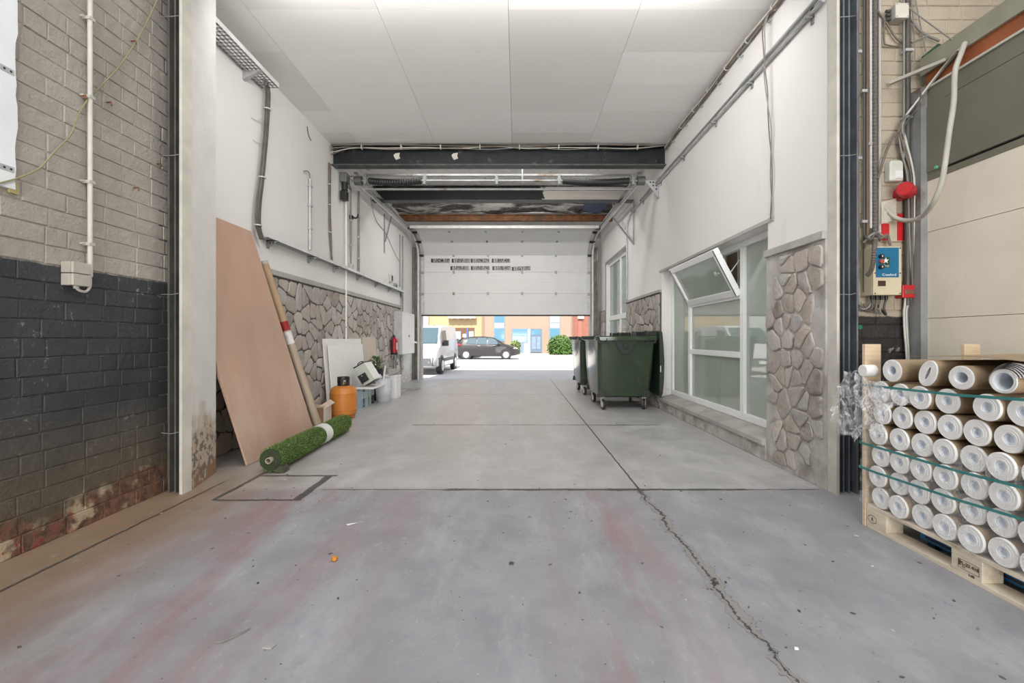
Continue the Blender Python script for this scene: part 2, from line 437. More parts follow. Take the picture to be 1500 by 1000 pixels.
# warehouse around the camera
LW = -2.65
quadbox('wall_left_brick_backing', BRICKL, (LW - .4, LW - .0055, -9, 3.36, 0, 5.8))
def toL(u, v, d): return V((LW - .0055 + d, u, v))
bl = brick_mb((1.3, 3.34, 0.0, 4.7), .235, .105, .006, toL, .0052, 3, .0022)
struct('wall_left_brick', bl, BRICKL)
def toR(u, v, d): return V((u, 3.346 - d, v))
quadbox('wall_right_brick_backing', BRICKR, (2.44, 5.0, 3.346, 3.7, 0, 5.8))
struct('wall_right_brick', brick_mb((2.50, 4.9, 0.0, 4.9), .25, .105, .007, toR, .006, 8, .002), BRICKR)
quadbox('wall_right_warehouse', WHITE, (5.0, 5.3, -9, 3.7, 0, 5.8))
quadbox('wall_back_warehouse', WHITE, (-3.1, 5.3, -9.3, -9, 0, 5.8))
quadbox('wall_front_lintel', WHITE, (-3.1, 2.46, 3.36, 3.6, 4.30, 5.8))
quadbox('ceiling_warehouse', WHITE, (-3.1, 5.3, -9.3, 3.7, 5.8, 6.0))
# white painted pilaster and its perforated straps
pm = mat('white_pilaster_paint', (.86, .88, .90), .6, var=.05, vs=4, bump=.8, bs=16)
pb = MB(); r0 = random.Random(4)
edge = [(2.312 + r0.uniform(-.008, .008), 1.93 + k*.055) for k in range(50)]
poly = [(1.2, 1.93)] + edge + [(1.2, edge[-1][1])]
pb.prism([(LW - .002, a, b) for a, b in poly], (.022, 0, 0)); struct('trim_1', pb, pm)
for k, zz in enumerate((2.56, 2.02)):
    z_ = at(10, (102, 246)[k], X=LW+.02).z
    sb = MB().box(LW + .0195, LW + .0225, 1.5, 2.30, z_ - .014, z_ + .014)
    o = single('perforated_strap', sb, STEEL, ('upper', 'lower')[k] + ' perforated metal strap across the white pilaster edge', 'strap', 'straps on the white pilaster')
    hb = MB()
    for i in range(16): hb.cyl((LW + .0224, 2.285 - i*.03, z_), (LW + .0229, 2.285 - i*.03, z_), .006, n=10)
    hb.build('hole_row', BLACKPL, o)
# opening: pillar at one side, channels at both
quadp = MB().prism([(-2.475, 3.345, 0), (-2.595, 3.79, 0), (-3.2, 3.79, 0), (-3.2, 3.345, 0)], (0, 0, 4.4))
def pillar_material():
    m, nt, b = new_mat('white_pillar_plaster'); g = NG(nt); p = g.pos(); x, y, z = g.xyz(p)
    n = g.noise(p, 5, 6, .65); nf = g.noise(p, 16, 5)
    c = g.mix(g.ramp(n, .3, .7), (.70, .68, .65), (.78, .765, .74))
    zn = g.m('ADD', z, g.m('MULTIPLY', g.m('SUBTRACT', n, .5), .9))
    c = g.mix(g.ramp(zn, .62, .40, 0, .75), c, (.47, .36, .24))
    c = g.mix(g.m('MULTIPLY', g.ramp(nf, .5, .54), g.ramp(zn, .44, .32)), c, (.20, .165, .14))
    c = g.mix(g.ramp(zn, .10, .03), c, (.30, .17, .10))
    g.put(b.inputs['Base Color'], c); b.inputs['Roughness'].default_value = .75; g.bump(b, g.m('ADD', n, nf), .4, .015)
    return m
struct('wall_left_pillar', quadp, pillar_material())
def channel(name, x0, x1, m, liptop, lipmat, side):
    t = sroot(name, ((x0 + x1)/2, 3.31, 0))
    b = MB().box(x0, x1, 3.335, 3.352, 0, 4.7); b.box(x0, x0 + .012, 3.26, 3.335, 0, 4.7); b.box(x1 - .012, x1, 3.26, 3.335, 0, 4.7)
    b.build('channel_web', m, t, bevel=.002)
    b = MB()
    w = x1 - x0
    for q in (.34, .62): b.box(x0 + w*q, x0 + w*q + .012, 3.285, 3.335, 0, 4.7)
    b.build('guide_rib', m, t)
    b = MB()
    (b.box(x1 + .001, x1 + .022, 3.25, 3.345, 0, 4.7) if side < 0 else b.box(x0 - .022, x0 - .001, 3.25, 3.345, 0, 4.7))
    b.build('pale_edge_strip', lipmat, t)
    bb = MB()
    for k in range(11): bb.cyl((x0 + w*.2, 3.336, .2 + k*.42), (x0 + w*.2, 3.328, .2 + k*.42), .009, n=8)
    bb.build('bolt_row', BLACKPL, t)
    hb = MB()
    for k in range(4): hb.tube([(x0 + .01, 3.275, .45 + k*1.03), (x0 + w*.6, 3.262, .447 + k*1.03), (x1 - .005, 3.272, .46 + k*1.03)], .003, 6)
    hb.build('tie_wire', GREYSTEEL, t)
    return t
channel('trim_2', -2.665, -2.497, DARKSTEEL, 1, mat('cream_edge', (.60, .57, .51), .6), -1)
channel('trim_3', 2.378, 2.525, BLUESTEEL, 1, mat('cream_edge', (.60, .57, .51), .6), 1)
# corridor shell
LX, RX, CZ, YE = -2.95, 2.36, 4.24, 12.5
quadbox('wall_left', PLASTER, (LX - .25, LX, 3.6, 12.75, 0, 4.5))
W1 = (4.15, 7.2, .20, 2.24); W2 = (9.5, 11.7, .24, 3.12)
rw = MB()
for q in ((3.353, W1[0], 0, 4.5), (W1[0], W1[1], 0, W1[2]), (W1[0], W1[1], W1[3], 4.5), (W1[1], W2[0], 0, 4.5), (W2[0], W2[1], 0, W2[2]), (W2[0], W2[1], W2[3], 4.5), (W2[1], 12.75, 0, 4.5)):
    rw.box(RX, RX + .26, *q)
struct('wall_right', rw, PLASTER)
# street front of the building
quadbox('wall_front', mat('front_render', (.45, .43, .40), .8), (-3.2, -2.74, 12.5, 12.8, 0, 8.4), (2.07, 11, 12.5, 12.8, 0, 8.4), (-2.74, 2.07, 12.5, 12.8, 3.75, 8.4))
quadbox('ceiling_slab', WHITE, (-3.2, 7, 3.6, 12.8, 4.5, 4.7))
# ceiling boards
cb = MB(); xs = [LX, -2.52, -1.305, -.085, 1.135, RX]; ys = [3.60] + [4.118 + .6135*k for k in range(5)] + [6.98]
for i in range(5):
    for j in range(len(ys) - 1):
        g1 = .003; r_ = random.Random(i*31 + j*7)
        dz = 0
        cb.box(xs[i] + g1*.6, xs[i+1] - g1*.6, ys[j] + g1*.4, ys[j+1] - g1*.4, CZ - .012 + dz, CZ + dz)
struct('ceiling', cb, CEILM)
quadbox('ceiling_void', mat('dark_void', (.05, .045, .04), .9), (LX, RX, 3.6, 6.98, CZ + .004, CZ + .02))
quadbox('ceiling_plaster', mat('old_white_plaster', (.86, .84, .81), .8, var=.1, vs=6, bump=.6, bs=14, dirt=(.30, .24, .18), dirt_amt=.01, ds=5), (LX, RX, 6.98, 8.95, CZ + .02, CZ + .06), (LX, RX, 10.9, 12.5, CZ + .02, CZ + .06))
tb = MB(); N, Mq = 60, 22; r_ = random.Random(5)
from mathutils import noise as mnoise
for j in range(Mq + 1):
    for i in range(N + 1):
        x = LX + (RX - LX)*i/N; y = 8.95 + 1.97*j/Mq
        tb.v.append(V((x, y, CZ + .03 - .09*max(0, mnoise.noise(V((x*1.3, y*1.6, 3.1)))) - .03*mnoise.noise(V((x*4, y*4, 1))))))
for j in range(Mq):
    for i in range(N):
        a = j*(N+1) + i; tb.f.append((a, a + 1, a + N + 2, a + N + 1))
struct('ceiling_torn', tb, TORN, smooth=60)
single('tarpaulin', MB().prism([at(x, y, Z=CZ - .10) for x, y in ((851, 304), (861, 297), (868, 294), (893, 294), (886, 306), (878, 311), (862, 312))], (0, 0, .012)), mat('blue_tarpaulin', (.02, .05, .13), .5), 'dark blue tarpaulin patch hanging in the torn ceiling', 'tarpaulin')
def beam(name, y, z0, z1, fw, web, fl, mats):
    t = sroot(name, (0, y, z0))
    MB().box(LX, RX, y - .012, y + .012, z0 + .02, z1 - .02).build('web', mats[0], t)
    MB().box(LX, RX, y - fw, y + fw, z0, z0 + .022).build('lower_flange', mats[1], t, bevel=.004)
    MB().box(LX, RX, y - fw, y + fw, z1 - .02, z1).build('upper_flange', mats[0], t)
    return t
beam('ceiling_beam_1', 7.06, 3.90, 4.225, .085, 0, 0, (BLACKSTEEL, FLANGE))
def peel_material():
    m, nt, b = new_mat('peeling_beam_paint'); g = NG(nt); p = g.pos(); x, y, z = g.xyz(p); n = g.noise(p, 6, 6, .7)
    f = g.ramp(g.m('ADD', x, g.m('MULTIPLY', g.m('SUBTRACT', n, .5), .5)), .52, .56)
    c = g.mix(f, (.012, .012, .013), (.60, .57, .52))
    g.put(b.inputs['Base Color'], c); b.inputs['Roughness'].default_value = .65; g.bump(b, n, .4, .01); return m
beam('ceiling_beam_2', 9.0, 3.945, 4.225, .085, 0, 0, (peel_material(), FLANGE))
beam('ceiling_beam_3', 10.95, 4.075, 4.225, .06, 0, 0, (RUST, RUST))
# stone cladding
def toLW(u, v, d): return V((LX + .02 + d, u, v))
quadbox('wall_left_stone_bed', MORTAR, (LX, LX + .02, 3.8, 11.05, 0, 1.91))
struct('wall_left_stone', stone_mb((3.82, 11.03, .0, 1.90), .165, .235, .016, toLW, .016, 11), STONE, smooth=35)
quadbox('trim_4', GREYTRIM, *[(LX, LX + .05, 3.8 + k*1.21, min(11.05, 3.8 + k*1.21 + 1.203), 1.91, 1.975) for k in range(6)], bevel=.006)
def toRW(u, v, d): return V((RX - .02 - d, u, v))
quadbox('wall_right_stone_bed', PALECEM, (RX - .02, RX, 3.345, 4.14, 0, 1.91), bevel=.004)
def keep(u, v, r):
    edge = 3.42 + .06*sin(v*5 + 1) ; edge2 = 4.06 - .07*sin(v*4 + .5) - (.12 if .95 < v < 1.2 else 0)
    return edge < u < edge2 and not (v < .12 and u < 3.7)
struct('wall_right_stone', stone_mb((3.36, 4.13, .03, 1.88), .122, .165, .013, toRW, .018, 23, keep), STONE, smooth=35)
quadbox('wall_right_stone_bed_2', MORTAR, (RX - .02, RX, 7.215, 9.47, 0, 1.91), (RX - .02, RX, 11.74, 12.5, 0, 1.91))
sm = stone_mb((7.23, 9.45, .0, 1.90), .17, .23, .016, toRW, .014, 31); s2 = stone_mb((11.75, 12.48, .0, 1.9), .17, .23, .016, toRW, .014, 5); sm.add(s2.v, s2.f)
struct('wall_right_stone_2', sm, STONE, smooth=35)
quadbox('trim_5', GREYTRIM, (RX - .045, RX, 3.345, 4.15, 1.91, 1.975), (RX - .045, RX, 7.2, 9.48, 1.91, 1.96), bevel=.006)
quadbox('baseboard_right', PALECEM, (RX - .03, RX, 4.14, 7.215, 0, .15), bevel=.008)
sl = MB().prism([(RX - .055, 4.15, .145), (RX - .055, 4.15, .195), (2.52, 4.15, .245), (2.52, 4.15, .145)], (0, 3.05, 0))
struct('trim_6', sl, mat('grey_sill_concrete', (.40, .385, .36), .8, var=.2, vs=4, bump=.4, bs=30), bevel=.006)
quadbox('trim_7', GREYTRIM, (RX - .012, RX + .0, 4.05, 7.3, 2.24, 2.275))
# ---------------- windows
GLASS1 = glassy('window_glass_film', (.50, .57, .50), .62, .02, 2.1)
GLASS2 = glassy('window_glass_tall', (.40, .49, .47), .6, .03, 1.9)
FX = 2.52
w = sroot('window_1', (FX, 5.7, .24))
def bar(parent, name, y0, y1, z0, z1, d=.07, x=FX, m=UPVC): return MB().box(x - .012, x + d - .012, y0, y1, z0, z1).build(name, m, parent, bevel=.006)
bar(w, 'frame_bottom', 4.15, 7.2, .245, .325); bar(w, 'frame_top', 4.15, 7.2, 2.17, 2.24); bar(w, 'frame_jamb', 7.13, 7.2, .325, 2.17); bar(w, 'frame_jamb', 4.15, 4.22, .325, 2.17)
bar(w, 'mullion', 6.40, 6.48, .325, 2.17); bar(w, 'mullion', 4.88, 4.97, .325, 2.17)
bar(w, 'transom', 4.97, 6.40, .93, 1.0); bar(w, 'transom', 4.97, 6.40, 1.60, 1.655)
def pane(parent, y0, y1, z0, z1, x=FX + .02, m=GLASS1): return MB().box(x, x + .012, y0, y1, z0, z1).build('pane', m, parent)
pane(w, 6.48, 7.13, .325, 2.17); pane(w, 4.22, 4.88, .325, 2.17); pane(w, 4.97, 6.40, .325, .93); pane(w, 4.97, 6.40, 1.0, 1.60)
# the open hopper sash: hinged along its bottom, top leaning into the passage
hb = V((FX - .02, 0, 1.64)); ht = V((2.226, 0, 2.165)); up = (ht - hb).normalized(); L = (ht - hb).length
Ms = Matrix.Translation(hb) @ Matrix(((up.z, 0, up.x), (0, 1, 0), (-up.x, 0, up.z))).to_4x4()
s = MB()
y0, y1, fwid = 4.965, 6.42, .075
for q in ((-.025, .04, y0, y1, 0, fwid), (-.025, .04, y0, y1, L - fwid, L), (-.025, .04, y0, y0 + fwid, fwid, L - fwid), (-.025, .04, y1 - fwid, y1, fwid, L - fwid)): s.box(*q, Ms)
sash = s.build('sash', UPVC, w, bevel=.006)
MB().box(.002, .012, y0 + fwid, y1 - fwid, fwid, L - fwid, Ms).build('sash_pane', GLASS1, sash)
MB().box(-.045, -.025, 5.15, 5.17, L*.5, L*.5 + .05, Ms).box(-.05, -.04, 5.06, 5.17, L*.52, L*.52 + .02, Ms).build('sash_handle', STEEL, sash)
gb = MB()
for q in ((y0 + .012, y0 + .026), (y1 - .026, y1 - .012)): gb.box(-.027, -.0245, q[0], q[1], .01, L - .01, Ms)
gb.build('gasket', BLACKPL, sash)
for yy in (4.99, 6.39): MB().cyl(Ms @ V((.0, yy, L*.42)), (FX, yy, 2.05), .006, n=8).build('stay_arm', STEEL, sash)
w2 = sroot('window_2', (RX, 10.6, .24))
X2 = RX + .06
def b2(n, y0, y1, z0, z1): return MB().box(X2, X2 + .07, y0, y1, z0, z1).build(n, UPVC, w2, bevel=.005)
b2('frame_jamb', 9.5, 9.58, .24, 3.12); b2('frame_jamb', 11.62, 11.7, .24, 3.12); b2('frame_top', 9.58, 11.62, 3.04, 3.12); b2('frame_bottom', 9.58, 11.62, .24, .32)
b2('mullion', 10.32, 10.42, .32, 3.04); b2('transom', 9.58, 10.32, 1.62, 1.74); b2('transom', 10.42, 11.62, 1.62, 1.74)
for a, b in ((9.58, 10.32), (10.42, 11.62)):
    for c, d in ((.32, 1.62), (1.74, 3.04)): pane(w2, a, b, c, d, X2 + .03, GLASS2)
quadbox('trim_8', GREYSTEEL, (RX - .015, RX, 9.44, 9.5, .24, 3.18), (RX - .015, RX, 11.7, 11.76, .24, 3.18), (RX - .015, RX, 9.44, 11.76, 3.12, 3.18))
# room behind the windows
rm = MB(); rm.box(6.4, 6.6, 3.7, 12.5, 0, 3.6); rm.box(2.62, 6.6, 3.7, 3.8, 0, 3.6); rm.box(2.62, 6.6, 12.4, 12.5, 0, 3.6)
struct('wall_office', rm, mat('office_wall', (.62, .64, .58), .8))
quadbox('ceiling_office', WHITE, (2.62, 6.6, 3.7, 12.5, 3.6, 3.7))
quadbox('door_2', mat('brown_office_door', (.22, .15, .10), .5), (6.34, 6.4, 6.2, 7.2, 0, 2.2), (6.34, 6.4, 8.2, 9.2, 0, 2.2))
cup = thing('wall_cupboard', 'brown wooden cupboard with pale uprights inside the room behind the open sash', 'cupboard', (3.5, 6.7, 1.3))
MB().box(3.36, 3.7, 5.8, 7.7, 1.3, 3.0).build('carcass', mat('brown_cupboard', (.10, .055, .03), .6, var=.2), cup)
for q in (6.2, 6.62, 7.05, 7.4): MB().box(3.33, 3.36, q, q + .05, 1.3, 3.0).build('upright', mat('pale_upright', (.6, .56, .5), .5), cup)
MB().box(3.3, 3.72, 5.75, 7.75, 0, 1.298).build('base', mat('brown_cupboard', (.1,)*3), cup)
# partition beside the pallet
PX_ = 3.0
boardm = mat('cream_board', (.74, .68, .57), .7, var=.05, vs=3, bump=.15, bs=40, dirt=(.62, .56, .46), dirt_amt=-.04)
pw = MB()
for a, b in ((0, 1.296), (1.30, 1.926), (1.93, 2.30)): pw.box(PX_, PX_ + .05, -9, 3.22, a, b)
struct('wall_right_board', pw, boardm)
GREYGREEN = mat('grey_green_panel', (.17, .165, .125), .5, var=.06, vs=3, bump=.08)
gp = MB().box(PX_ - .004, PX_ + .05, -9, 3.22, 2.30, 2.345); gp.box(PX_ - .01, PX_ + .05, -9, 3.22, 2.36, 2.84)
gp.box(PX_ - .004, PX_ + .05, -9, 3.09, 2.845, 2.97); gp.box(PX_ - .004, PX_ + .05, 3.09, 3.22, 2.345, 2.97)
struct('wall_right_panel', gp, GREYGREEN, bevel=.003)
quadbox('wall_right_panel_joint', BLACKPL, (PX_ + .012, PX_ + .045, -9, 3.2, 2.3, 2.95))
quadbox('trim_9', mat('panel_edge', (.52, .50, .44), .6), (PX_ - .015, PX_ + .05, -9, 3.22, 2.97, 2.985))
quadbox('trim_10', mat('rust_orange_beam', (.33, .10, .035), .6, var=.2, vs=4), (PX_ + .02, PX_ + .16, -9, 3.25, 2.985, 3.10))
quadbox('trim_11', mat('pale_green_trunking', (.30, .29, .22), .6, var=.12), (PX_ + .0, PX_ + .18, -9, 3.28, 3.10, 3.23), (PX_ + .0, PX_ + .06, -9, 2.6, 3.085, 3.10))
quadbox('trim_12', GREYSTEEL, (PX_ - .05, PX_ + .05, 3.22, 3.33, 0, 2.99))
# street
gb = MB(); gb.add([(-3.2, 12.5, 0), (2.3, 12.5, 0), (2.3, 15, -.16), (-3.2, 15, -.16)], [(0, 1, 2, 3)])
struct('ground_apron', gb, mat('apron_concrete', (.50, .49, .47), .8, var=.1, bump=.2))
st = MB(); st.add([(-60, 12.8, -.17), (-3.2, 12.8, -.17), (-3.2, 15, -.165), (2.3, 15, -.165), (2.3, 12.8, -.17), (60, 12.8, -.17), (60, 70, -.17), (-60, 70, -.17)], [(0, 1, 2, 3, 4, 5, 6, 7)])
struct('ground_street', st, mat('pale_road', (.50, .49, .475), .8, var=.08, vs=.8, bump=.2))
quadbox('ground_kerb', mat('kerb_stone', (.42, .42, .41), .8), (-40, 40, 32.0, 32.25, -.17, -.05))
quadbox('ground_pavement', mat('pavement', (.40, .39, .38), .8), (-40, 40, 32.25, 36.0, -.17, -.06))
# ================================================================ sectional door, its tracks and number plates
DOORP = mat('door_panel_grey', (.66, .655, .64), .45, var=.03, vs=3)
d = sroot('door_1', (-.33, 12.38, 0))
curve = [(12.38, 1.82), (12.38, 2.42), (12.38, 3.02), (12.38, 3.495), (12.02, 3.83), (11.52, 3.975), (11.05, 3.965)]
DX0, DX1 = -2.70, 2.04
for k in range(6):
    (ya, za), (yb, zb) = curve[k], curve[k+1]
    dirv = V((0, yb - ya, zb - za)); Lp = dirv.length; dirv.normalize(); nrm = V((0, -dirv.z, dirv.y))   # towards the room
    M = Matrix.Translation(V((0, ya, za))) @ Matrix(((1, 0, 0), (0, nrm.y, dirv.y), (0, nrm.z, dirv.z))).to_4x4()
    mb = MB(); prof = [(-.02, .001), (.013, .001), (.018, .007)]
    for q in range(1, 6):
        z = Lp*q/6; prof += [(.018, z - .006), (.0155, z), (.018, z + .006)]
    prof += [(.018, Lp - .007), (.013, Lp - .001), (-.02, Lp - .001)]
    mb.prism([M @ V((DX0, a, b)) for a, b in prof], V((DX1 - DX0, 0, 0)))
    pn = mb.build('door_panel', DOORP, d)
    e = MB()
    for a, b in ((DX0, DX0 + .09), (DX1 - .09, DX1)): e.box(a, b, .018, .022, .01, Lp - .01, M)
    e.build('end_plate', STEEL, pn)
    if k < 5:
        for hx in (-1.79, -.83, .13, 1.08): MB().box(hx - .03, hx + .03, .0185, .030, Lp - .05, Lp + .035, M).build('hinge', GREYSTEEL, pn, bevel=.003)
    for s, hx in ((-1, DX0 + .02), (1, DX1 - .02)):
        h_ = MB().box(hx - .05, hx + .05, .022, .06, Lp - .05, Lp + .01, M); h_.cyl(M @ V((hx, .045, Lp - .01)), M @ V((hx + s*.10, .045, Lp - .01)), .012, n=10); h_.cyl(M @ V((hx + s*.06, .045, Lp - .01)), M @ V((hx + s*.085, .045, Lp - .01)), .025, n=12)
        h_.build('roller_bracket', BLACKPL if k > 1 else GREYSTEEL, pn)
MB().box(DX0, DX1, 12.355, 12.41, 1.785, 1.825).build('bottom_seal', BLACKPL, d, bevel=.008)
MB().box(DX0, DX1, 11.02, 11.045, 3.915, 3.985).build('top_rail', mat('bright_rail', (.72, .71, .68), .4), d)
def track(x, s, label):
    t = thing('door_track', label, 'track', (x, 12.36, 0), 'tracks of the sectional door')
    path = [(12.34, .0), (12.34, 3.42)] + [(12.34 - .80*(1 - cos(a)), 3.42 + .52*sin(a)) for a in [R(q) for q in range(10, 91, 10)]] + [(7.56, 3.865)]
    def sweep(name, w, hgt, off, m):
        rs = []
        for i, (y, z) in enumerate(path):
            a, b = path[max(0, i-1)], path[min(len(path)-1, i+1)]; t_ = V((0, b[0]-a[0], b[1]-a[1])).normalized(); n_ = V((0, -t_.z, t_.y))
            c = V((x, y, z)) + n_*off
            rs.append([c + V((-w, 0, 0)) + n_*hgt, c + V((w, 0, 0)) + n_*hgt, c + V((w, 0, 0)) - n_*hgt, c + V((-w, 0, 0)) - n_*hgt])
        return MB().rings(rs).build(name, m, t)
    sweep('track_channel', .024, .028, 0, STEEL); sweep('track_lip', .012, .006, .036, mat('bright_rail', (.7,)*3))
    MB().box(x - .035, x + .035, 7.56, 11.2, 3.985, 4.01).build('top_angle', STEEL, t)
    jb = MB().box(min(x, x + s*.16), max(x, x + s*.16), 12.40, 12.49, 0, 3.72); jb.box(x + s*.13 - .02, x + s*.13 + .02, 12.33, 12.42, 0, 3.72)
    jb.build('jamb_post', mat('worn_brown_post', (.20, .18, .155), .5, .3, .3, 6, .3, 40, dirt=(.4, .38, .35), dirt_amt=.05), t)
    for yy in (8.3, 9.7): MB().cyl((x, yy, 3.93), (x, yy, 4.25), .012, n=8).build('hanger_rod', STEEL, t)
    return t
tl = track(-2.775, -1, 'steel door track curving along the wall with the fire extinguisher')
tr = track(2.105, 1, 'steel door track curving along the wall above the green bins')
def strap(p0, p1, w=.03, name='perforated_hanger', label='', grp='perforated hangers bracing the door tracks'):
    p0, p1 = V(p0), V(p1); dv = (p1 - p0); L = dv.length; dv.normalize(); sd = V((0, 1, 0)) if abs(dv.y) < .8 else V((0, 0, 1)); sd = (sd - dv*sd.dot(dv)).normalized(); nn = dv.cross(sd)
    M = Matrix((sd, nn, dv)).transposed().to_4x4(); M.translation = p0
    mb = MB().box(-w/2, -w/5, -.0015, .0015, 0, L, M).box(w/5, w/2, -.0015, .0015, 0, L, M)
    n = int(L/.05)
    for i in range(n + 1): mb.box(-w/5, w/5, -.0015, .0015, L*i/max(n, 1) - .014, L*i/max(n, 1) + .014, M)
    mb.box(-w/2, -w/2 + .003, 0, w*.8, 0, L, M)
    return single(name, mb, GREYSTEEL, label, 'hanger', grp)
strap((LX + .02, 9.72, 3.04), (LX + .02, 9.72, 3.9), label='upright perforated steel hanger on the white wall under the door track')
strap((LX + .05, 10.1, 3.95), (LX + .02, 9.75, 3.3), label='slanting perforated steel brace beside the upright hanger on the white wall')
strap((RX - .02, 8.85, 3.05), (RX - .02, 8.85, 3.92), label='upright perforated hanger above the tall window, outer leg of the V')
strap((2.14, 9.9, 3.86), (RX - .02, 8.9, 3.06), label='slanting perforated hanger above the tall window, inner leg of the V')
strap((LX + .02, 11.0, 2.45), (LX + .02, 11.0, 3.75), label='long perforated upright on the white wall above the white cabinet')
# shaft with two springs across the end of the tracks
t = thing('spring_shaft', 'steel shaft with two black torsion springs crossing below the first beams', 'shaft', (-.3, 7.42, 3.70))
Y0, Z0 = 7.42, 3.81
MB().cyl((-2.80, Y0, Z0), (2.32, Y0, Z0), .020, n=14).build('shaft', GREYSTEEL, t, 40)
def spring(xa, xb):
    mb = MB(); n = 42; pts = []
    rs = []
    for i in range(n + 1):
        u = i/n; x = xa + (xb - xa)*u; r = .052 + (.006 if i % 2 else 0); sag = -.028*sin(pi*u)
        rs.append([V((x, Y0 + r*cos(2*pi*k/14), Z0 + sag + r*sin(2*pi*k/14))) for k in range(14)])
    mb.rings(rs); return mb
for a, b in ((-2.50, -1.62), (.76, 1.88)): spring(a, b).build('torsion_spring', BLACKPL, t, 30)
for x in (-2.68, 2.08): MB().cyl((x - .06, Y0, Z0), (x + .06, Y0, Z0), .075, n=20).build('cable_drum', mat('cast_grey', (.16, .16, .16), .5, .5), t, 40)
for x in (-2.56, -1.56, -.35, .70, 1.94): MB().box(x - .02, x + .02, Y0 - .05, Y0 + .05, Z0 - .07, Z0 + .09).cyl((x - .03, Y0, Z0), (x + .03, Y0, Z0), .04, n=12).build('bearing_plate', GREYSTEEL, t)
MB().box(-2.6, 1.95, Y0 + .06, Y0 + .10, 3.68, 3.705).build('lower_rail', GREYSTEEL, t)
MB().box(-2.6, 2.0, Y0 + .10, Y0 + .14, 3.935, 3.965).build('upper_rail', GREYSTEEL, t)
MB().box(.07, .095, Y0 + .05, Y0 + .06, 3.80, 4.2).build('perforated_strap', GREYSTEEL, t)
# triangular perforated bracket at the shaft end
bt = thing('corner_bracket', 'triangular perforated bracket at the shaft end on the wall with windows', 'bracket', (2.27, 7.36, 3.6))
MB().prism([(2.12, 7.36, 3.80), (2.35, 7.36, 3.80), (2.35, 7.36, 3.52)], (0, .006, 0)).build('plate', STEEL, bt)
for x, z in ((2.22, 3.765), (2.27, 3.765), (2.32, 3.765), (2.27, 3.71), (2.32, 3.71), (2.32, 3.65)): MB().cyl((x, 7.3595, z), (x, 7.358, z), .014, n=10).build('hole', BLACKPL, bt)
MB().box(2.345, 2.36, 7.30, 7.42, 3.50, 3.84).build('wall_flange', STEEL, bt)
# operator
op = thing('door_operator', 'black and grey door motor hanging at the shaft end on the white wall', 'motor', (-2.86, 7.34, 3.45))
MB().box(-2.93, -2.82, 7.25, 7.42, 3.74, 3.90).build('gearbox', mat('motor_grey', (.2, .2, .2), .5, .4), op, bevel=.01)
MB().cyl((-2.865, 7.30, 3.74), (-2.865, 7.30, 3.60), .05, n=16).build('motor_can', BLACKPL, op, 40)
MB().box(-2.92, -2.82, 7.24, 7.36, 3.44, 3.59).build('switch_box', BLACKPL, op, bevel=.008)
MB().tube(smoothpath([(-2.84, 7.3, 3.7), (-2.76, 7.28, 3.62), (-2.80, 7.28, 3.8), (-2.72, 7.3, 3.85)]), .008).build('cable', CABLEDARK, op)
# number plates screwed to the door
PLW = mat('number_plate_white', (.42, .41, .40), .4, var=.08); PLB = mat('number_plate_blue', (.012, .018, .06), .4); PLR = mat('number_plate_dark_letters', (.03, .014, .016), .5)
rows = [(378.7, 384.7, [(631.8, '1-XDM-107'), (662, '1-ENF-151'), (690, '1-XFM-274'), (720.6, '1-BRP-408')]), (389.6, 395.5, [(660.2, '1-FYR-811'), (690, '1-VND-740'), (721.5, '1-UBJ-407'), (750.2, '1-GLY-392')])]
words = ['first', 'second', 'third', 'fourth']
for ri, (ya, yb, row) in enumerate(rows):
    for k, (px, txt) in enumerate(row):
        c = at(px + 13.3, (ya + yb)/2 + (0 if (ri, k) != (1, 3) else .6), Y=12.352)
        o = thing('number_plate', f"number plate, {words[k]} of the {('upper', 'lower')[ri]} row on the sectional door", 'number plate', c - V((0, 0, .055)), 'number plates on the sectional door')
        o.rotation_euler = (0, -R(2.2) if (ri, k) == (1, 3) else 0, 0)
        MB().box(-.26, .26, -.003, .009, 0, .11).build('plate', PLW, o, local=True, bevel=.004)
        fr = MB()
        for q in ((-.26, .26, .0, .007), (-.26, .26, .103, .11), (.253, .26, 0, .11), (-.26, -.253, 0, .11)): fr.box(q[0], q[1], -.0045, -.003, q[2], q[3])
        fr.build('border', PLR, o, local=True)
        MB().box(-.256, -.208, -.0046, -.003, .004, .106).build('country_band', PLB, o, local=True)
        text_mb(txt, .118, Matrix.Translation((.028, -.0045, .055)) @ Matrix.Rotation(R(90), 4, 'X') @ Matrix.Scale(.80, 4, (1, 0, 0)), .001, bold=.004).build('lettering', PLR, o, local=True)

# ================================================================ cable trays, conduits and cables of the passage
def tray(name, label, y0, y1, x0, x1, z, lip):
    t = thing(name, label, 'cable tray', ((x0+x1)/2, (y0+y1)/2, z), 'perforated cable trays')
    mb = MB(); w = x1 - x0; n = 5
    for i in range(n): mb.box(x0 + w*i/(n - .45), x0 + w*i/(n - .45) + w*.09 + .003, y0, y1, z, z + .002)
    k = int((y1 - y0)/.05)
    for i in range(k + 1): yy = y0 + (y1 - y0 - .016)*i/k; mb.box(x0, x1, yy, yy + .016, z, z + .002)
    mb.build('slotted_base', STEEL, t)
    MB().box(x0, x0 + .002, y0, y1, z, z + lip).box(x1 - .002, x1, y0, y1, z, z + lip).build('side_lip', mat('lit_tray_lip', (.72, .72, .71), .4), t)  # lip paler than the slotted base: its lit edge is put into the colour
    return t
t1 = tray('cable_tray', 'short perforated cable tray just under the ceiling boards', 3.82, 5.06, LX + .01, LX + .21, 4.03, .05)
MB().prism([(LX + .001, 4.72, 4.03), (LX + .2, 4.72, 4.03), (LX + .001, 4.72, 3.93)], (0, .04, 0)).build('wall_bracket', STEEL, t1)
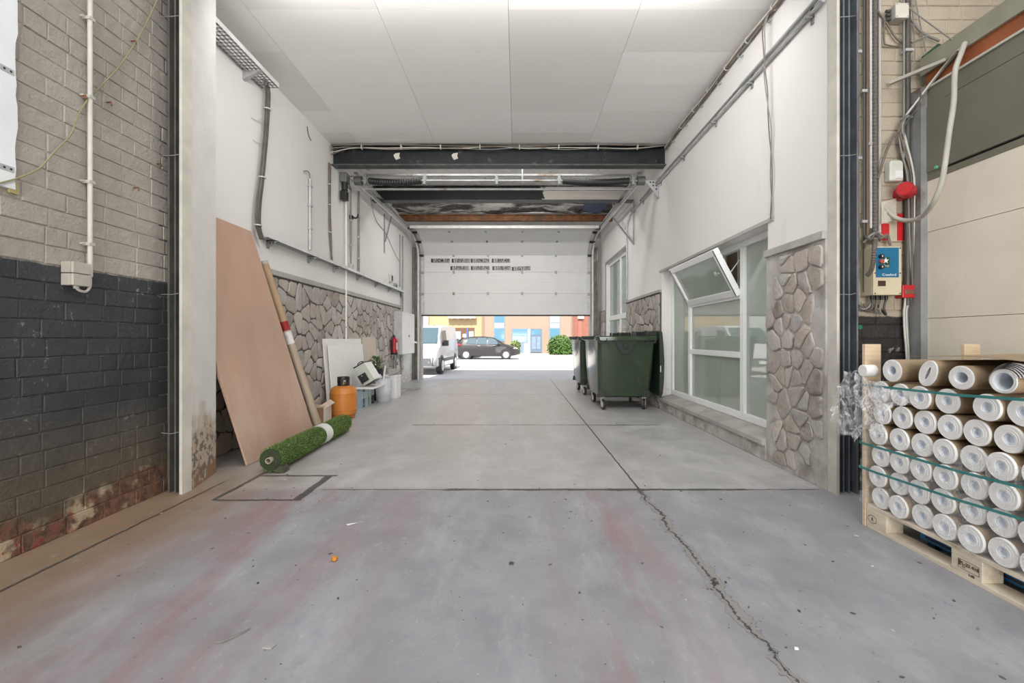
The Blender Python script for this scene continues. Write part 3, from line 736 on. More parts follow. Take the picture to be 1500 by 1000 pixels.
t2 = tray('cable_tray', 'long perforated cable tray on brackets above the stone cladding', 5.02, 11.15, LX + .01, LX + .115, 2.305, .045)
for k, px in enumerate((396, 455, 492, 526, 552, 571)):
    yy = at(px, X=LX + .05).y
    bb = MB().prism([(LX + .005, yy, 2.304), (LX + .13, yy, 2.304), (LX + .13, yy, 2.285), (LX + .03, yy, 2.225), (LX + .005, yy, 2.225)], (0, .004, 0)); bb.box(LX + .002, LX + .13, yy, yy + .05, 2.296, 2.304); bb.box(LX + .001, LX + .005, yy, yy + .06, 2.215, 2.304)
    b_ = bb.build('bracket', GREYSTEEL, t2)
    h_ = MB()
    for x in (.05, .085): h_.cyl((LX + x, yy - .0005, 2.275), (LX + x, yy - .002, 2.275), .010, n=10)
    h_.build('hole_pattern', BLACKPL, b_)
def cables(name, label, paths, r, mats, cat='cables', n=7, k=6, grp=None, ties=()):
    pts0 = [p for q in paths for p in q]; base = V((sum(p[0] for p in pts0)/len(pts0), sum(p[1] for p in pts0)/len(pts0), min(p[2] for p in pts0)))
    if len(paths) == 1 and not ties:
        return single(name, MB().tube(smoothpath(paths[0], k), r, n), mats[0], label, cat, grp, 50)
    t = thing(name, label, cat, base, grp)
    for i, q in enumerate(paths): MB().tube(smoothpath(q, k), r if not isinstance(r, (list, tuple)) else r[i % len(r)], n).build('cable', mats[i % len(mats)], t, 50)
    for (p, rr, ax) in ties:
        p = V(p); a = V(ax)*.006; MB().ringtube(p - a, p + a, rr, rr*.85, 12).build('cable_tie', CABLEWHITE, t)
    return t
# thick drop between the trays
drop = [(388, 116), (392, 135), (391.5, 160), (389, 205), (384, 260), (379, 300), (378, 330), (383, 350)]
base = [at(a, b, X=LX + .07) for a, b in drop]
paths = []
for i in range(5):
    r_ = random.Random(i + 2); off = V((.012*cos(i*1.3), .018*sin(i*1.3), 0)); paths.append([p + off*(1 + .3*sin(j*1.1 + i)) for j, p in enumerate(base)])
cables('cable_bundle', 'thick bundle of dark cables dropping from the ceiling tray to the lower tray', paths, .016, (CABLEDARK, CABLEBROWN), ties=[(base[k], .042, (0, 0, 1)) for k in (2, 4, 6)])
# cables lying in the lower tray
cables('cable_run', 'dusty grey cables lying along the long tray above the stones', [[(LX + .035 + .02*i, 5.1, 2.32), (LX + .04 + .018*i, 7, 2.318), (LX + .035 + .02*i, 9, 2.32), (LX + .04 + .02*i, 11, 2.32)] for i in range(4)], .010, (CABLEGREY, CABLEDARK))
def vpipe(name, label, px, pya, pyb, X, r, m, cat='conduit', grp='conduits on the white wall', clips=(), box=None, n=10):
    a, b = at(px, pya, X=X), at(px, pyb, X=X); b.x = a.x; b.y = a.y
    t = thing(name, label, cat, b, grp)
    MB().cyl(b, a, r, n=n).build('pipe', m, t, 50)
    for f in clips:
        c = b.lerp(a, f); MB().box(min(c.x, LX) if X < 0 else c.x, c.x + r + .004 if X < 0 else RX, c.y - r - .006, c.y + r + .02, c.z - .012, c.z + .012).build('clip', STEEL, t, bevel=.002)
    if box: MB().box(LX, LX + .07, b.y - .05, b.y + .05, b.z - .02, b.z + .10).build('switch_box', GREYPL, t, bevel=.006)
    return t
vpipe('conduit', 'short galvanised conduit with a bent top above the long cable tray', 454, 262, 366, LX + .025, .022, STEEL, clips=(.3, .62, .9))
a = at(454, 262, X=LX+.025)
single('cable', MB().tube(smoothpath([a, a + V((.01, -.03, .05)), a + V((.015, -.10, .07)), a + V((.0, -.18, .04))]), .008, 8), CABLEGREY, 'bare grey cable end bending out of the short galvanised conduit top', 'cable', None, 50)
p0 = at(482, 238, X=LX + .02)
cables('cable_drop', 'two brown cables dropping from the beam end to the long tray', [[p0, at(482.5, 300, X=LX+.02), at(483, 345, X=LX+.02), at(487, 385, X=LX+.02)], [p0 + V((0, .05, 0)), at(483.5, 300, X=LX+.025), at(485, 350, X=LX+.025), at(486, 388, X=LX+.025)]], .013, (CABLEBROWN,), ties=[(at(482.5, q, X=LX+.022), .03, (0, 0, 1)) for q in (270, 300, 340)])
vpipe('conduit', 'long white conduit running from the door motor past the tray to the stones', 507, 290, 500, LX + .05, .016, WHITEPL, clips=(.1, .5))
vpipe('conduit', 'grey conduit with a black hook beside the long white conduit', 514, 275, 395, LX + .03, .013, CABLEGREY, clips=(.3, .6), box=1)
hk = at(517, 318, X=LX + .06)
single('cable_hook', MB().box(LX, hk.x, hk.y - .02, hk.y + .03, hk.z - .03, hk.z + .03).tube([hk, hk + V((.05, 0, -.02)), hk + V((.09, 0, .01)), hk + V((.09, 0, .05))], .014, 8), BLACKPL, 'black hook on the white wall between two grey conduits', 'hook')
vpipe('conduit', 'clipped grey conduit farther along, between the black hook and the perforated hangers', 525.5, 280, 403, LX + .025, .018, CABLEGREY, clips=(.2, .45, .7))
vpipe('conduit', 'thin grey conduit above the white cabinet near the door track', 590, 345, 470, LX + .025, .016, GREYSTEEL, clips=(.5,))
# switch boxes over the end of the tray
for (px, pya, pyb, lb) in ((570.5, 402, 413, 'small grey switch box on the white wall above the tray end'), (577, 415, 421, 'small dark socket just above the tray end beside the switch box')):
    a, b = at(px, pya, X=LX), at(px, pyb, X=LX)
    o = thing('switch_box', lb, 'switch box', b, None)
    MB().box(LX, LX + .06, b.y - .06, b.y + .06, b.z, a.z).build('housing', GREYPL if pya < 410 else GREYSTEEL, o, bevel=.006); MB().box(LX + .06, LX + .075, b.y - .03, b.y + .03, b.z + .03, a.z - .03).build('rocker', BLACKPL, o)
tr2 = tray('cable_tray', 'upright perforated tray piece turning down beside the white cabinet', 11.05, 11.15, LX + .01, LX + .11, 2.2, .10)
MB().box(LX + .004, LX + .012, 11.04, 11.16, 1.80, 2.30).build('drop_plate', STEEL, tr2)
# loose thin wires on the white wall
cables('loose_wire', 'thin loose wire sagging across the white wall below the door track', [[at(540, 270, X=LX+.012), at(549, 318, X=LX+.012), at(565, 342, X=LX+.012), at(577, 368, X=LX+.012), at(586, 385, X=LX+.012)]], .006, (CABLEGREY,), 'wire')
cables('loose_wire', 'curled loose wire stub on the white wall below the ceiling edge', [[at(450, 185, X=LX+.01), at(452, 198, X=LX+.012), at(456, 206, X=LX+.02)]], .005, (CABLEDARK,), 'wire')
for i, (x, y) in enumerate(((368, 172), (371, 205))):
    cables('loose_wire', ('higher', 'lower')[i] + ' pale wire end poking from the white wall beside the thick cable bundle', [[at(x, y, X=LX+.005), at(x + 9, y + 4, X=LX+.02), at(x + 14, y + 2, X=LX+.03), at(x + 17, y + 9, X=LX+.03)]], .004, (CABLEWHITE,), 'wire')
# over the first beam
bp = []
r_ = random.Random(3)
for i in range(5):
    bp.append([(LX + .02, 6.93 - .01*i, 4.05 + .03*i)] + [(LX + .35 + k*.55, 6.95 - .008*i, 4.165 + .02*(i % 3) - (.04*abs(sin(k*1.3 + i)) if i % 2 else .012*sin(k + i))) for k in range(9)] + [(RX - .03, 6.93, 4.19)])
cables('cable_run', 'tangled thin cables strung along the face of the black beam', bp, (.009, .006, .007, .006, .008), (CABLEBROWN, CABLEWHITE, CABLEDARK, CABLEGREY), ties=[((LX + .5 + k*.62, 6.94, 4.17), .04, (1, 0, 0)) for k in range(8)])
for i, px in enumerate((581, 666)):
    c = at(px, 229, Y=7.04)
    single('paper_label', MB().prism([c + V((a, 0, b)) for a, b in ((-.05, .02), (-.02, .05), (.05, .06), (.04, .01), (.055, -.03), (-.01, -.055), (-.035, -.02))], (0, .007, 0)), mat('torn_paper', (.62, .60, .52), .9), ('torn pale paper scrap on the black beam, closer to the door motor', 'torn pale paper scrap on the black beam, closer to its middle')[i], 'paper')
# wall with windows: ceiling bundle, pipe run, hanging wire
wp = []
for i in range(6):
    wp.append([(RX - .022 - .008*(i % 3), 3.62 + k*.42, 4.185 - .016*(i//2) + .014*sin(k*1.7 + i*2)) for k in range(8)] + [(RX - .04, 6.93, 4.17 - .01*i)])
t_ = cables('cable_bundle', 'bundle of dusty cables clipped along the ceiling edge above the windows', wp, (.011, .008, .013), (CABLEGREY, CABLEBROWN, CABLEWHITE, CABLEBROWN), ties=[((RX - .03, 4.0 + .45*k, 4.165), .034, (0, 1, 0)) for k in range(7)])
for k in range(6): MB().tube([(RX - .05, 4.1 + .5*k, 4.13), (RX - .06, 4.1 + .5*k, 4.10), (RX - .02, 4.1 + .5*k, 4.09), (RX, 4.1 + .5*k, 4.11)], .006, 6).build('clip', GREYSTEEL, t_)
pr = thing('pipe_run', 'twin steel conduits sloping along the wall above the windows', 'conduit', (RX - .03, 6, 3.7))
MB().tube([(RX - .025, 3.36, 3.735), (RX - .025, 8.9, 3.735)] + smoothpath([(RX - .025, 9.1, 3.72), (RX - .025, 9.32, 3.6), (RX - .025, 9.4, 3.35), (RX - .025, 9.4, 2.0)], 5), .016, 10).build('conduit', STEEL, pr, 50)
MB().tube([(RX - .05, 3.36, 3.765), (RX - .05, 8.3, 3.75)], .014, 10).build('conduit', GREYSTEEL, pr, 50)
MB().tube([(RX - .03, 3.36, 3.795), (RX - .03, 4.6, 3.79)], .018, 10).build('conduit', STEEL, pr, 50)
for yy in (3.5, 4.4, 5.2, 6.2, 7.2, 8.2): MB().box(RX - .07, RX - .001, yy, yy + .03, 3.70, 3.715).box(RX - .012, RX - .001, yy, yy + .03, 3.66, 3.80).build('clip', GREYSTEEL, pr)
MB().box(RX - .08, RX - .001, 8.78, 8.88, 3.70, 3.77).build('junction_clamp', GREYSTEEL, pr, bevel=.006)
hw = [[(RX - .02, 4.06, 4.22)] + [(RX - max(.02, .085 - max(0, k - 3)*.02) - .006*sin(k*1.1 + i*2), 4.06 + (.012 + .012*(k > 4))*sin(k*1.4 + i*pi), 4.22 - k*.196) for k in range(1, 11)] for i in range(2)]
cables('hanging_wire', 'twisted thin wires hanging from the ceiling to the big window', hw, .0055, (CABLEBROWN, CABLEGREY), 'wire')
# ================================================================ wheeled waste bins
BING = mat('bin_green_plastic', (.030, .050, .026), .14, var=.12, vs=3, ior=1.6, dirt=(.055, .07, .045), dirt_amt=.0, ds=2)
LIDG = mat('bin_lid_green', (.020, .032, .021), .42, var=.12)
BLK = mat('bin_dark_fittings', (.022, .026, .022), .5)
TYRE = mat('tyre_rubber', (.03, .028, .026), .7, var=.3, vs=20)
def rrect(x0, x1, y0, y1, r, z, n=4):
    pts = []
    for cx, cy, a0 in ((x1 - r, y1 - r, 0), (x0 + r, y1 - r, 90), (x0 + r, y0 + r, 180), (x1 - r, y0 + r, 270)):
        for k in range(n + 1):
            a = R(a0 + 90*k/n); pts.append(V((cx + r*cos(a), cy + r*sin(a), z)))
    return pts
def make_bin(label):
    O = V((1.74, 7.72, 0)); t = thing('waste_bin', label, 'waste bin', O, 'wheeled waste bins')
    x0b, x1b, y0b, y1b, x0t, x1t, y0t, y1t = 1.31, 2.15, 7.13, 8.22, 1.275, 2.20, 6.99, 8.42
    def lv(f, z, r, e=0): return rrect(x0b + (x0t-x0b)*f - e, x1b + (x1t-x1b)*f + e, y0b + (y0t-y0b)*f - e, y1b + (y1t-y1b)*f + e, r, z)
    rs = [lv(-.02, .205, .05, -.03), lv(0, .225, .07), lv(.5, .68, .07), lv(.93, 1.10, .07), lv(.94, 1.115, .07), lv(1, 1.16, .06), lv(.98, 1.165, .06, -.035), lv(.9, 1.05, .05, -.03), lv(.05, .27, .05, -.03)]
    MB().rings(rs).build('body', BING, t, 35)
    rim = [lv(1, 1.125, .07, .004), lv(1, 1.125, .07, .034), lv(1, 1.18, .07, .036), lv(1, 1.195, .06, .022), lv(1, 1.195, .06, -.03), lv(1, 1.15, .06, -.033)]
    MB().rings(rim, True, False, False).build('rim', BING, t, 35)
    cb_ = MB()
    for k in range(22): cb_.prism([(x0t - .03, 7.10 + k*.058, 1.128), (x0t - .062, 7.10 + k*.058, 1.175), (x0t - .062, 7.10 + k*.058, 1.192), (x0t - .02, 7.10 + k*.058, 1.192)], (0, .016, 0)); 
    cb_.box(x0t - .066, x0t - .02, 7.06, 8.36, 1.186, 1.198); cb_.build('lifting_comb', BLK, t)
    # trunnion recess on both ends
    for s, yy in ((-1, y0t + .012), (1, y1t - .012)):
        U = []
        cx, zt = 1.72, 1.125
        for a, b in ((-.19, 0), (-.15, -.02), (-.12, -.10), (-.085, -.165), (0, -.20), (.085, -.165), (.12, -.10), (.15, -.02), (.19, 0)): U.append((cx + a*1.1, yy + s*.0 - s*(-b)*.12, zt + b*1.15))
        MB().prism(U, (0, s*.028, 0)).build('trunnion_plate', BLK, t, bevel=.006)
        u2 = [(cx + a, yy + s*.028 - s*(-b)*.1, zt + b) for a, b in ((-.05, 0), (-.05, -.11), (-.03, -.15), (.03, -.15), (.05, -.11), (.05, 0))]
        MB().prism(u2, (0, s*.014, 0)).build('trunnion_socket', BING, t, bevel=.004)
        MB().cyl((cx, yy, 1.05), (cx, yy + s*.05, 1.05), .021, n=14).build('trunnion_pin', BLK, t, 40)
        # corner grips under the rim
        for gx0, gx1 in ((1.285, 1.42), (2.03, 2.19)):
            g_ = MB()
            for q in ((gx0, gx1, 1.08, 1.10), (gx0, gx0 + .02, 1.10, 1.16), (gx1 - .02, gx1, 1.10, 1.16)): g_.box(q[0], q[1], min(yy, yy + s*.05), max(yy, yy + s*.05), q[2], q[3])
            g_.build('grip', BLK, t, bevel=.005)
        MB().tube([(1.43, yy - s*.005, 1.09), (1.46, yy - s*.01, 1.05), (1.465, yy - s*.05, .80)], .008, 6).build('moulded_rib', BING, t)
        ey = y0b if s < 0 else y1b
        for ex in (1.36, 2.08):
            p = [(ex - .075, ey, .205), (ex - .06, ey - .0, .30), (ex - .03, ey, .325), (ex + .03, ey, .325), (ex + .06, ey, .30), (ex + .075, ey, .205)]
            MB().prism([(a, b + s*.004 - .012*(s > 0) + .0, c) for a, b, c in p], (0, s*.02 if s < 0 else .03, 0)).build('corner_plate', BLK, t, bevel=.006)
    MB().box(1.36, 2.05, 7.22, 8.14, .19, .215).build('chassis', BLK, t)
    for wx, wy, an in ((1.39, 7.20, 12), (2.07, 7.20, -20), (1.39, 8.08, 8), (2.07, 8.08, -14)):
        M = Matrix.Translation((wx, wy, 0)) @ Matrix.Rotation(R(an), 4, 'Z')
        fk = MB()
        for sx in (-.028, .028): fk.prism([M @ V((sx - .002, -.03, .21)), M @ V((sx - .002, .045, .21)), M @ V((sx - .002, -.01, .075)), M @ V((sx - .002, -.04, .075))], M.to_3x3() @ V((.004, 0, 0)))
        fk.cyl(M @ V((0, 0, .19)), M @ V((0, 0, .215)), .04, n=14); fk.box(-.03, .03, -.032, .05, .185, .195, M)
        w_ = fk.build('castor', STEEL, t)
        tb_ = MB().lathe([(.03, -.02), (.075, -.022), (.083, -.012), (.083, .012), (.075, .022), (.03, .02)], M @ V((0, -.028, .083)), 24, (M.to_3x3() @ Matrix.Rotation(R(90), 3, 'Y')))
        tb_.build('wheel', TYRE, w_, 35)
        MB().lathe([(.004, -.024), (.03, -.026), (.05, -.022), (.05, .022), (.03, .026), (.004, .024)], M @ V((0, -.028, .083)), 16, (M.to_3x3() @ Matrix.Rotation(R(90), 3, 'Y'))).build('hub', GREYPL, w_, 35)
    # lid thrown right over, hanging down behind
    prof = [(2.262, 1.24), (2.28, 1.285), (2.312, 1.26), (2.332, 1.05), (2.345, .80), (2.340, .50), (2.322, .28), (2.30, .225), (2.268, .235), (2.262, .30), (2.268, .75)]
    lb = MB().prism([(a, 7.02, b) for a, b in prof], (0, 1.37, 0)); lid = lb.build('lid', LIDG, t, 50, bevel=.008)
    MB().box(2.275, 2.287, 7.010, 7.0135, .62, .72).build('sticker', WHITEPL, lid)
    for yy in (7.22, 7.98):
        h_ = MB().box(2.19, 2.28, yy - .045, yy + .045, 1.19, 1.215); h_.tube([(2.10, yy - .05, 1.20), (2.10, yy - .05, 1.275), (2.10, yy + .05, 1.275), (2.10, yy + .05, 1.20)], .011, 6); h_.box(2.14, 2.28, yy - .05, yy + .05, 1.205, 1.275)
        h_.build('hinge', BLK, t, bevel=.004)
    return t
bin1 = make_bin('big green four-wheeled waste bin beside the open window, the bin in front')
bin2 = copy_tree(bin1); bin2.location = bin1.location + V((-.02, 1.86, 0)); bin2['label'] = 'big green four-wheeled waste bin behind the other, closer to the street door'

# ================================================================ pallet with paper rolls
PALW = mat('pallet_wood', (.70, .62, .49), .75, var=.14, vs=4, stretch=(6, 1, 6), bump=.3, bs=24, dirt=(.40, .33, .24), dirt_amt=.03, ds=3)
INK = mat('stamp_ink', (.10, .075, .05), .7)
P0, P1 = 2.14, 2.94
p = thing('pallet', 'pale wooden pallet carrying the white paper rolls', 'pallet', ((P0+P1)/2, 2.10, 0))
for x, w in ((P0, .145), (P0 + .19, .1), (P0 + .3275, .145), (P0 + .51, .1), (P1 - .145, .145)): MB().box(x, x + w, 1.5, 2.70, .122, .144).build('deck_board', PALW, p, bevel=.002)
for y in (1.5, 2.0275, 2.555): MB().box(P0, P1, y, y + .145, .1, .122).build('cross_board', PALW, p, bevel=.002)
for x, w in ((P0, .1), (P0 + .3275, .145), (P1 - .1, .1)):
    MB().box(x, x + w, 1.5, 2.70, 0, .022).build('bottom_board', PALW, p, bevel=.002)
    for y in (1.5, 2.0275, 2.555):
        bk = MB().box(x, x + w, y, y + .145, .022, .1).build('block', PALW, p, bevel=.003)
        if x == P0:
            Mx = lambda yy, zz: Matrix.Translation((P0 - .0008, yy, zz)) @ Matrix.Rotation(R(-90), 4, 'Z') @ Matrix.Rotation(R(90), 4, 'X')
            if y == 2.0275:
                text_mb('PL-22 418', .022, Mx(2.087, .071), bold=.0006).build('stamp', INK, bk); text_mb('HT', .014, Mx(2.11, .056)).build('stamp', INK, bk); text_mb('1-05', .016, Mx(2.075, .031), bold=.0006).build('stamp', INK, bk)
                fb = MB()
                for q in ((2.04, 2.138, .0445, .046), (2.04, 2.138, .088, .0895), (2.04, 2.0415, .0445, .0895), (2.1365, 2.138, .0445, .0895)): fb.box(P0 - .0012, P0, *q)
                fb.build('stamp_frame', INK, bk)
                gb_ = MB()
                for q in range(4): gb_.box(P0 - .0012, P0, 2.126 + .003*q, 2.1275 + .003*q, .058, .085)
                gb_.build('stamp', INK, bk)
            elif y > 2.5:
                eb = MB(); rs = [[V((P0 - .001, 2.655 + (.030 + e)*cos(2*pi*k/20), .062 + (.021 + e)*sin(2*pi*k/20))) for k in range(20)] for e in (0, .003)]
                eb.rings(rs, True, False, False); eb.build('stamp', INK, bk); text_mb('E', .024, Mx(2.655, .062), bold=.0008).build('stamp', INK, bk)
PAPER = mat('white_roll_paper', (.83, .825, .81), .6, var=.02, vs=30)
CORE = mat('pale_roll_core', (.82, .86, .92), .5, var=.02)
KRAFT = mat('brown_kraft_wrap', (.36, .265, .165), .6, var=.1, vs=4, bump=.1, bs=30)
RR = .0625
rollp = thing('paper_roll', '', 'paper roll', (0, 0, 0), 'white paper rolls on the pallet')
def ringx(r, x, n=28): return [V((x, r*cos(2*pi*k/n), r*sin(2*pi*k/n))) for k in range(n)]
MB().rings([ringx(.0235, .02), ringx(.0245, .0), ringx(.034, -.0012), ringx(.0345, .0004), ringx(.044, -.0008), ringx(.0445, .0006), ringx(RR - .004, -.0008), ringx(RR - .001, .003), ringx(RR - .001, .775), ringx(.0235, .778), ringx(.0235, .02)], True, False, False).build('paper', PAPER, rollp, 40, local=True)
MB().rings([ringx(.0234, .006), ringx(.0205, .004), ringx(.0205, .06)], True, False, False).build('core', CORE, rollp, 40, local=True)
MB().rings([ringx(.0205, .026), ringx(.001, .0261)], True, False, True).build('core_plug', CORE, rollp, 0, local=True)
MB().rings([ringx(RR - .0009, .010), ringx(RR, .010), ringx(RR, .774), ringx(RR - .0009, .774)], True, False, False).build('wrapper', KRAFT, rollp, 40, local=True)
ORD = ['first', 'second', 'third', 'fourth', 'fifth', 'sixth', 'seventh', 'eighth']
r_ = random.Random(12); first = True
def place_roll(x, y, z, label, rz=0, ry=0):
    global first
    o = rollp if first else copy_tree(rollp); first = False
    o.location = (x, y, z); o.rotation_euler = (r_.uniform(0, 6), 0, rz); o['label'] = label
    return o
for row in range(5):
    for k in range(8):
        place_roll(P0 + r_.uniform(-.012, .012), 2.598 - .1316*k + (.016 if row % 2 else 0) - .003*row, .146 + RR + row*.1254 + r_.uniform(0, .001), f'white paper roll, {ORD[row]} layer above the pallet, {ORD[k]} from the corner board', r_.uniform(-.002, .002))
for q, k in enumerate((2.600, 2.468, 2.336, 2.204, 2.003, 1.871)): place_roll(P0 + r_.uniform(-.02, .02), k, .146 + RR + 5*.1254 + .002, f'white paper roll, {ORD[5]} layer above the pallet, {ORD[q]} from the corner board', r_.uniform(-.002, .002))
ZT = .146 + 6*.1254 + .004
# loose rolls on top
def oval(r1, r2, tilt, x, cy, cz, n=30):
    return [V((x, cy + r1*cos(2*pi*k/n)*cos(tilt) - r2*sin(2*pi*k/n)*sin(tilt), cz + r1*cos(2*pi*k/n)*sin(tilt) + r2*sin(2*pi*k/n)*cos(tilt))) for k in range(n)]
def loose(label, y, z, r1, r2, tilt, h1, h2, dx, dy, L=.82, layers=3, m=KRAFT, core=True):
    t = thing('loose_paper_roll', label, 'paper roll', (P0 + dx, y, z - max(r1, r2)), 'loose rolls lying on top of the load')
    xa, xb = P0 + dx, P0 + dx + L
    mb = MB(); rs = [oval(h1, h2, tilt, xa + .03, y, z), oval(h1, h2, tilt, xa, y, z)]
    for k in range(1, layers + 1):
        f = k/(layers + 1); a = h1 + (r1 - h1)*f; b = h2 + (r2 - h2)*f
        rs += [oval(a, b, tilt, xa - .001, y, z), oval(a + .0006, b + .0006, tilt, xa + .003, y, z), oval(a + .0012, b + .0012, tilt, xa - .0004*k, y, z)]
    rs += [oval(r1 - .001, r2 - .001, tilt, xa, y, z), oval(r1 - .001, r2 - .001, tilt, xb, y + dy, z), oval(h1, h2, tilt, xb, y + dy, z)]
    mb.rings(rs, True, False, False).build('paper', PAPER, t, 40)
    MB().rings([oval(r1 - .001, r2 - .001, tilt, xa + .004, y, z), oval(r1 + .0005, r2 + .0005, tilt, xa + .004, y, z), oval(r1 + .0005, r2 + .0005, tilt, xb, y + dy, z)], True, False, False).build('wrapper', m, t, 40)
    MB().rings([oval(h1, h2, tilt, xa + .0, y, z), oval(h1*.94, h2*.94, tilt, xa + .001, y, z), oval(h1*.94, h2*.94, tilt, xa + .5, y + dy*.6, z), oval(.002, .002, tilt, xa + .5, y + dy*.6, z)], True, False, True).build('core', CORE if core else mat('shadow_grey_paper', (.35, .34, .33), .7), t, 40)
    return t
loose('loose white roll with a notched rim, next to the corner board', 2.505, ZT + .066, .064, .064, 0, .027, .027, -.01, .02)
loose('squashed oval roll with a slit-like middle, on top of the load', 2.285, ZT + .068, .072, .050, R(115), .036, .008, -.01, .10, core=False, layers=5)
loose('loose roll with a wide open middle, between the oval roll and the unrolling one', 2.11, ZT + .061, .062, .058, 0, .034, .028, -.015, .10)
rl = loose('unrolling thick roll with a large pale blue core and fanned paper', 1.922, ZT + .062, .056, .054, 0, .042, .040, -.02, .16, layers=4)
fan = MB()
for k in range(6):
    pts = []
    for i in range(15):
        a = R(-20 + i*13 + k*2); rr = .058 + .0035*k + .004*k*(i/14); pts.append((rr*1.0*cos(a), rr*.90*sin(a)))
    for x_, q in ((P0 - .022 + .006*k, 0),):
        o_ = len(fan.v); n = len(pts)
        for dx_ in (0, .7): fan.v += [V((x_ + dx_, 1.922 + dx_*.17 + a, ZT + .064 + b)) for a, b in pts]
        fan.f += [(o_ + i, o_ + i + 1, o_ + n + i + 1, o_ + n + i) for i in range(n - 1)]
fan.build('fanned_sheets', mat('grey_white_sheets', (.50, .49, .48), .7), rl, 60)
sheet = MB(); n = 14
for j in range(2):
    for i in range(n + 1):
        u = i/n; sheet.v.append(V((P0 + .02 + .8*j, 2.40 - .62*u + .1*j, ZT + .152 + .012*sin(u*pi*1.1) - .02*max(0, u - .7) + .012*j)))
sheet.f = [(i, i + 1, n + 2 + i, n + 1 + i) for i in range(n)]
so_ = single('wrapping_sheet', sheet, mat('brown_kraft_wrap', (.3,)*3), 'loose sheet of brown wrapping paper lying over the top rolls', 'paper sheet', None, 60)
md = so_.modifiers.new('thick', 'SOLIDIFY'); md.thickness = .0025
# upright corner boards
for nm, x0 in (('pale upright timber board at the pallet corner facing the passage', P0 - .005), ('pale upright timber board at the pallet corner against the partition', 2.745)):
    o = thing('corner_board', nm, 'board', (x0 + .05, 2.717, 0), 'upright boards of the pallet load')
    MB().box(x0, x0 + .098, 2.704, 2.728, 0.0, 1.117).build('board', WOODPALE, o, bevel=.002)
o = single('tube_end', MB().cyl((P0 - .05, 2.668, .957), (P0 + .02, 2.668, .957), .036, n=24), PAPER, 'short white tube end beside the top of the corner board', 'tube', None, 40, .003)
# straps
TEAL = glassy('teal_strap', (.05, .25, .24), .85, .3, 1.4)
for k, (za, zb, lb) in enumerate(((.362, .405, 'lower teal strap around the paper rolls'), (.512, .530, 'middle teal strap around the paper rolls'), (.868, .902, 'upper teal strap just under the loose rolls'))):
    pts = [(P0 - .03, 2.715, za), (P0 - .035, 2.6, za + .002), (P0 - .034, 2.1, (za+zb)/2 - .004), (P0 - .03, 1.56, zb + .01), (2.95, 1.53, zb + .01), (2.96, 2.70, za), (2.60, 2.735, za), (P0 - .02, 2.735, za)]
    mb = MB(); n = len(pts)
    for q in (-.0065, .0065): mb.v += [V(a) + V((0, 0, q)) for a in pts]
    mb.f = [(i, (i+1) % n, n + (i+1) % n, n + i) for i in range(n)]
    o = single('packing_strap', mb, TEAL, lb, 'strap', 'teal straps around the load')
    md = o.modifiers.new('thick', 'SOLIDIFY'); md.thickness = .0015
# clear stretch film
def film_mat(name, lo, hi, sc, w):
    m, nt, b = new_mat(name); g = NG(nt); b.inputs['Base Color'].default_value = (.93, .94, .95, 1); b.inputs['Roughness'].default_value = .12
    v = g.scale(g.obj(), (1, 1, .55)); n1 = g.noise(v, sc, 5, .6, 1.2); n2 = g.noise(v, sc*2.3, 4, .6, .6)
    r1 = g.ramp(g.m('ABSOLUTE', g.m('SUBTRACT', n1, .5)), w, 0); r2 = g.ramp(g.m('ABSOLUTE', g.m('SUBTRACT', n2, .5)), w*.8, 0)
    g.put(b.inputs['Alpha'], g.m('ADD', lo, g.m('MULTIPLY', g.m('MAXIMUM', g.m('POWER', r1, 2.0), g.m('MULTIPLY', g.m('POWER', r2, 2.0), .7)), hi - lo), clamp=True))  # whitish streaks on noise ridges paint in the highlights of the folds
    g.bump(b, g.m('ADD', n1, g.m('MULTIPLY', n2, .5)), 1.0, .03); return m
FILM = film_mat('clear_stretch_film', .26, .78, 7, .06)
FILM2 = film_mat('thin_stretch_film', .10, .30, 4, .03)
def film(name, label, ycoords, zfun0, zfun1, xbase, amp, seed, m, nz=46, ny=40, hole=None):
    mb = MB(); idx = {}
    for j in range(nz + 1):
        for i in range(ny + 1):
            u, v = i/ny, j/nz; y = ycoords[0] + (ycoords[1] - ycoords[0])*u; z0, z1 = zfun0(u), zfun1(u); z = z0 + (z1 - z0)*v
            q = V((y*7, z*4, seed)); c = abs(mnoise.noise(q*1.0)) + .6*abs(mnoise.noise(q*2.7)) + .35*abs(mnoise.noise(q*6))
            mb.v.append(V((xbase - amp*c, y + .02*mnoise.noise(q*2 + V((9, 0, 0))), z + .012*mnoise.noise(q*3)))); idx[(i, j)] = len(mb.v) - 1
    for j in range(nz):
        for i in range(ny):
            if hole and hole((i + .5)/ny, (j + .5)/nz): continue
            mb.f.append((idx[(i, j)], idx[(i+1, j)], idx[(i+1, j+1)], idx[(i, j+1)]))
    return single(name, mb, m, label, 'plastic film', 'stretch film on the pallet load', 80)
film('stretch_film', 'crumpled clear film hanging from the corner board over the rolls', (2.735, 2.30), lambda u: .50 + .30*u + .05*sin(u*9), lambda u: .935 - .08*u - .06*u*u, P0 - .03, .05, 1.0, FILM, hole=lambda u, v: u > .55 and v < .25 + .3*sin(u*12))
film('stretch_film', 'smooth clear film stretched over the lower layers of rolls', (2.72, 1.55), lambda u: .15, lambda u: .60 - .02*sin(u*8), P0 - .018, .012, 5.0, FILM2)
fl = MB()
for j in range(30):
    for i in range(12):
        u, v = i/11, j/29; q = V((u*3, v*6, 2)); fl.v.append(V((P0 - .02 - .10*u*(.3 + sin(v*2.6)) + .03*mnoise.noise(q*2), 2.745 + .04*u + .05*abs(mnoise.noise(q)) , .94 - .40*v + .03*mnoise.noise(q*3))))
for j in range(29):
    for i in range(11): a = j*12 + i; fl.f.append((a, a+1, a+13, a+12))
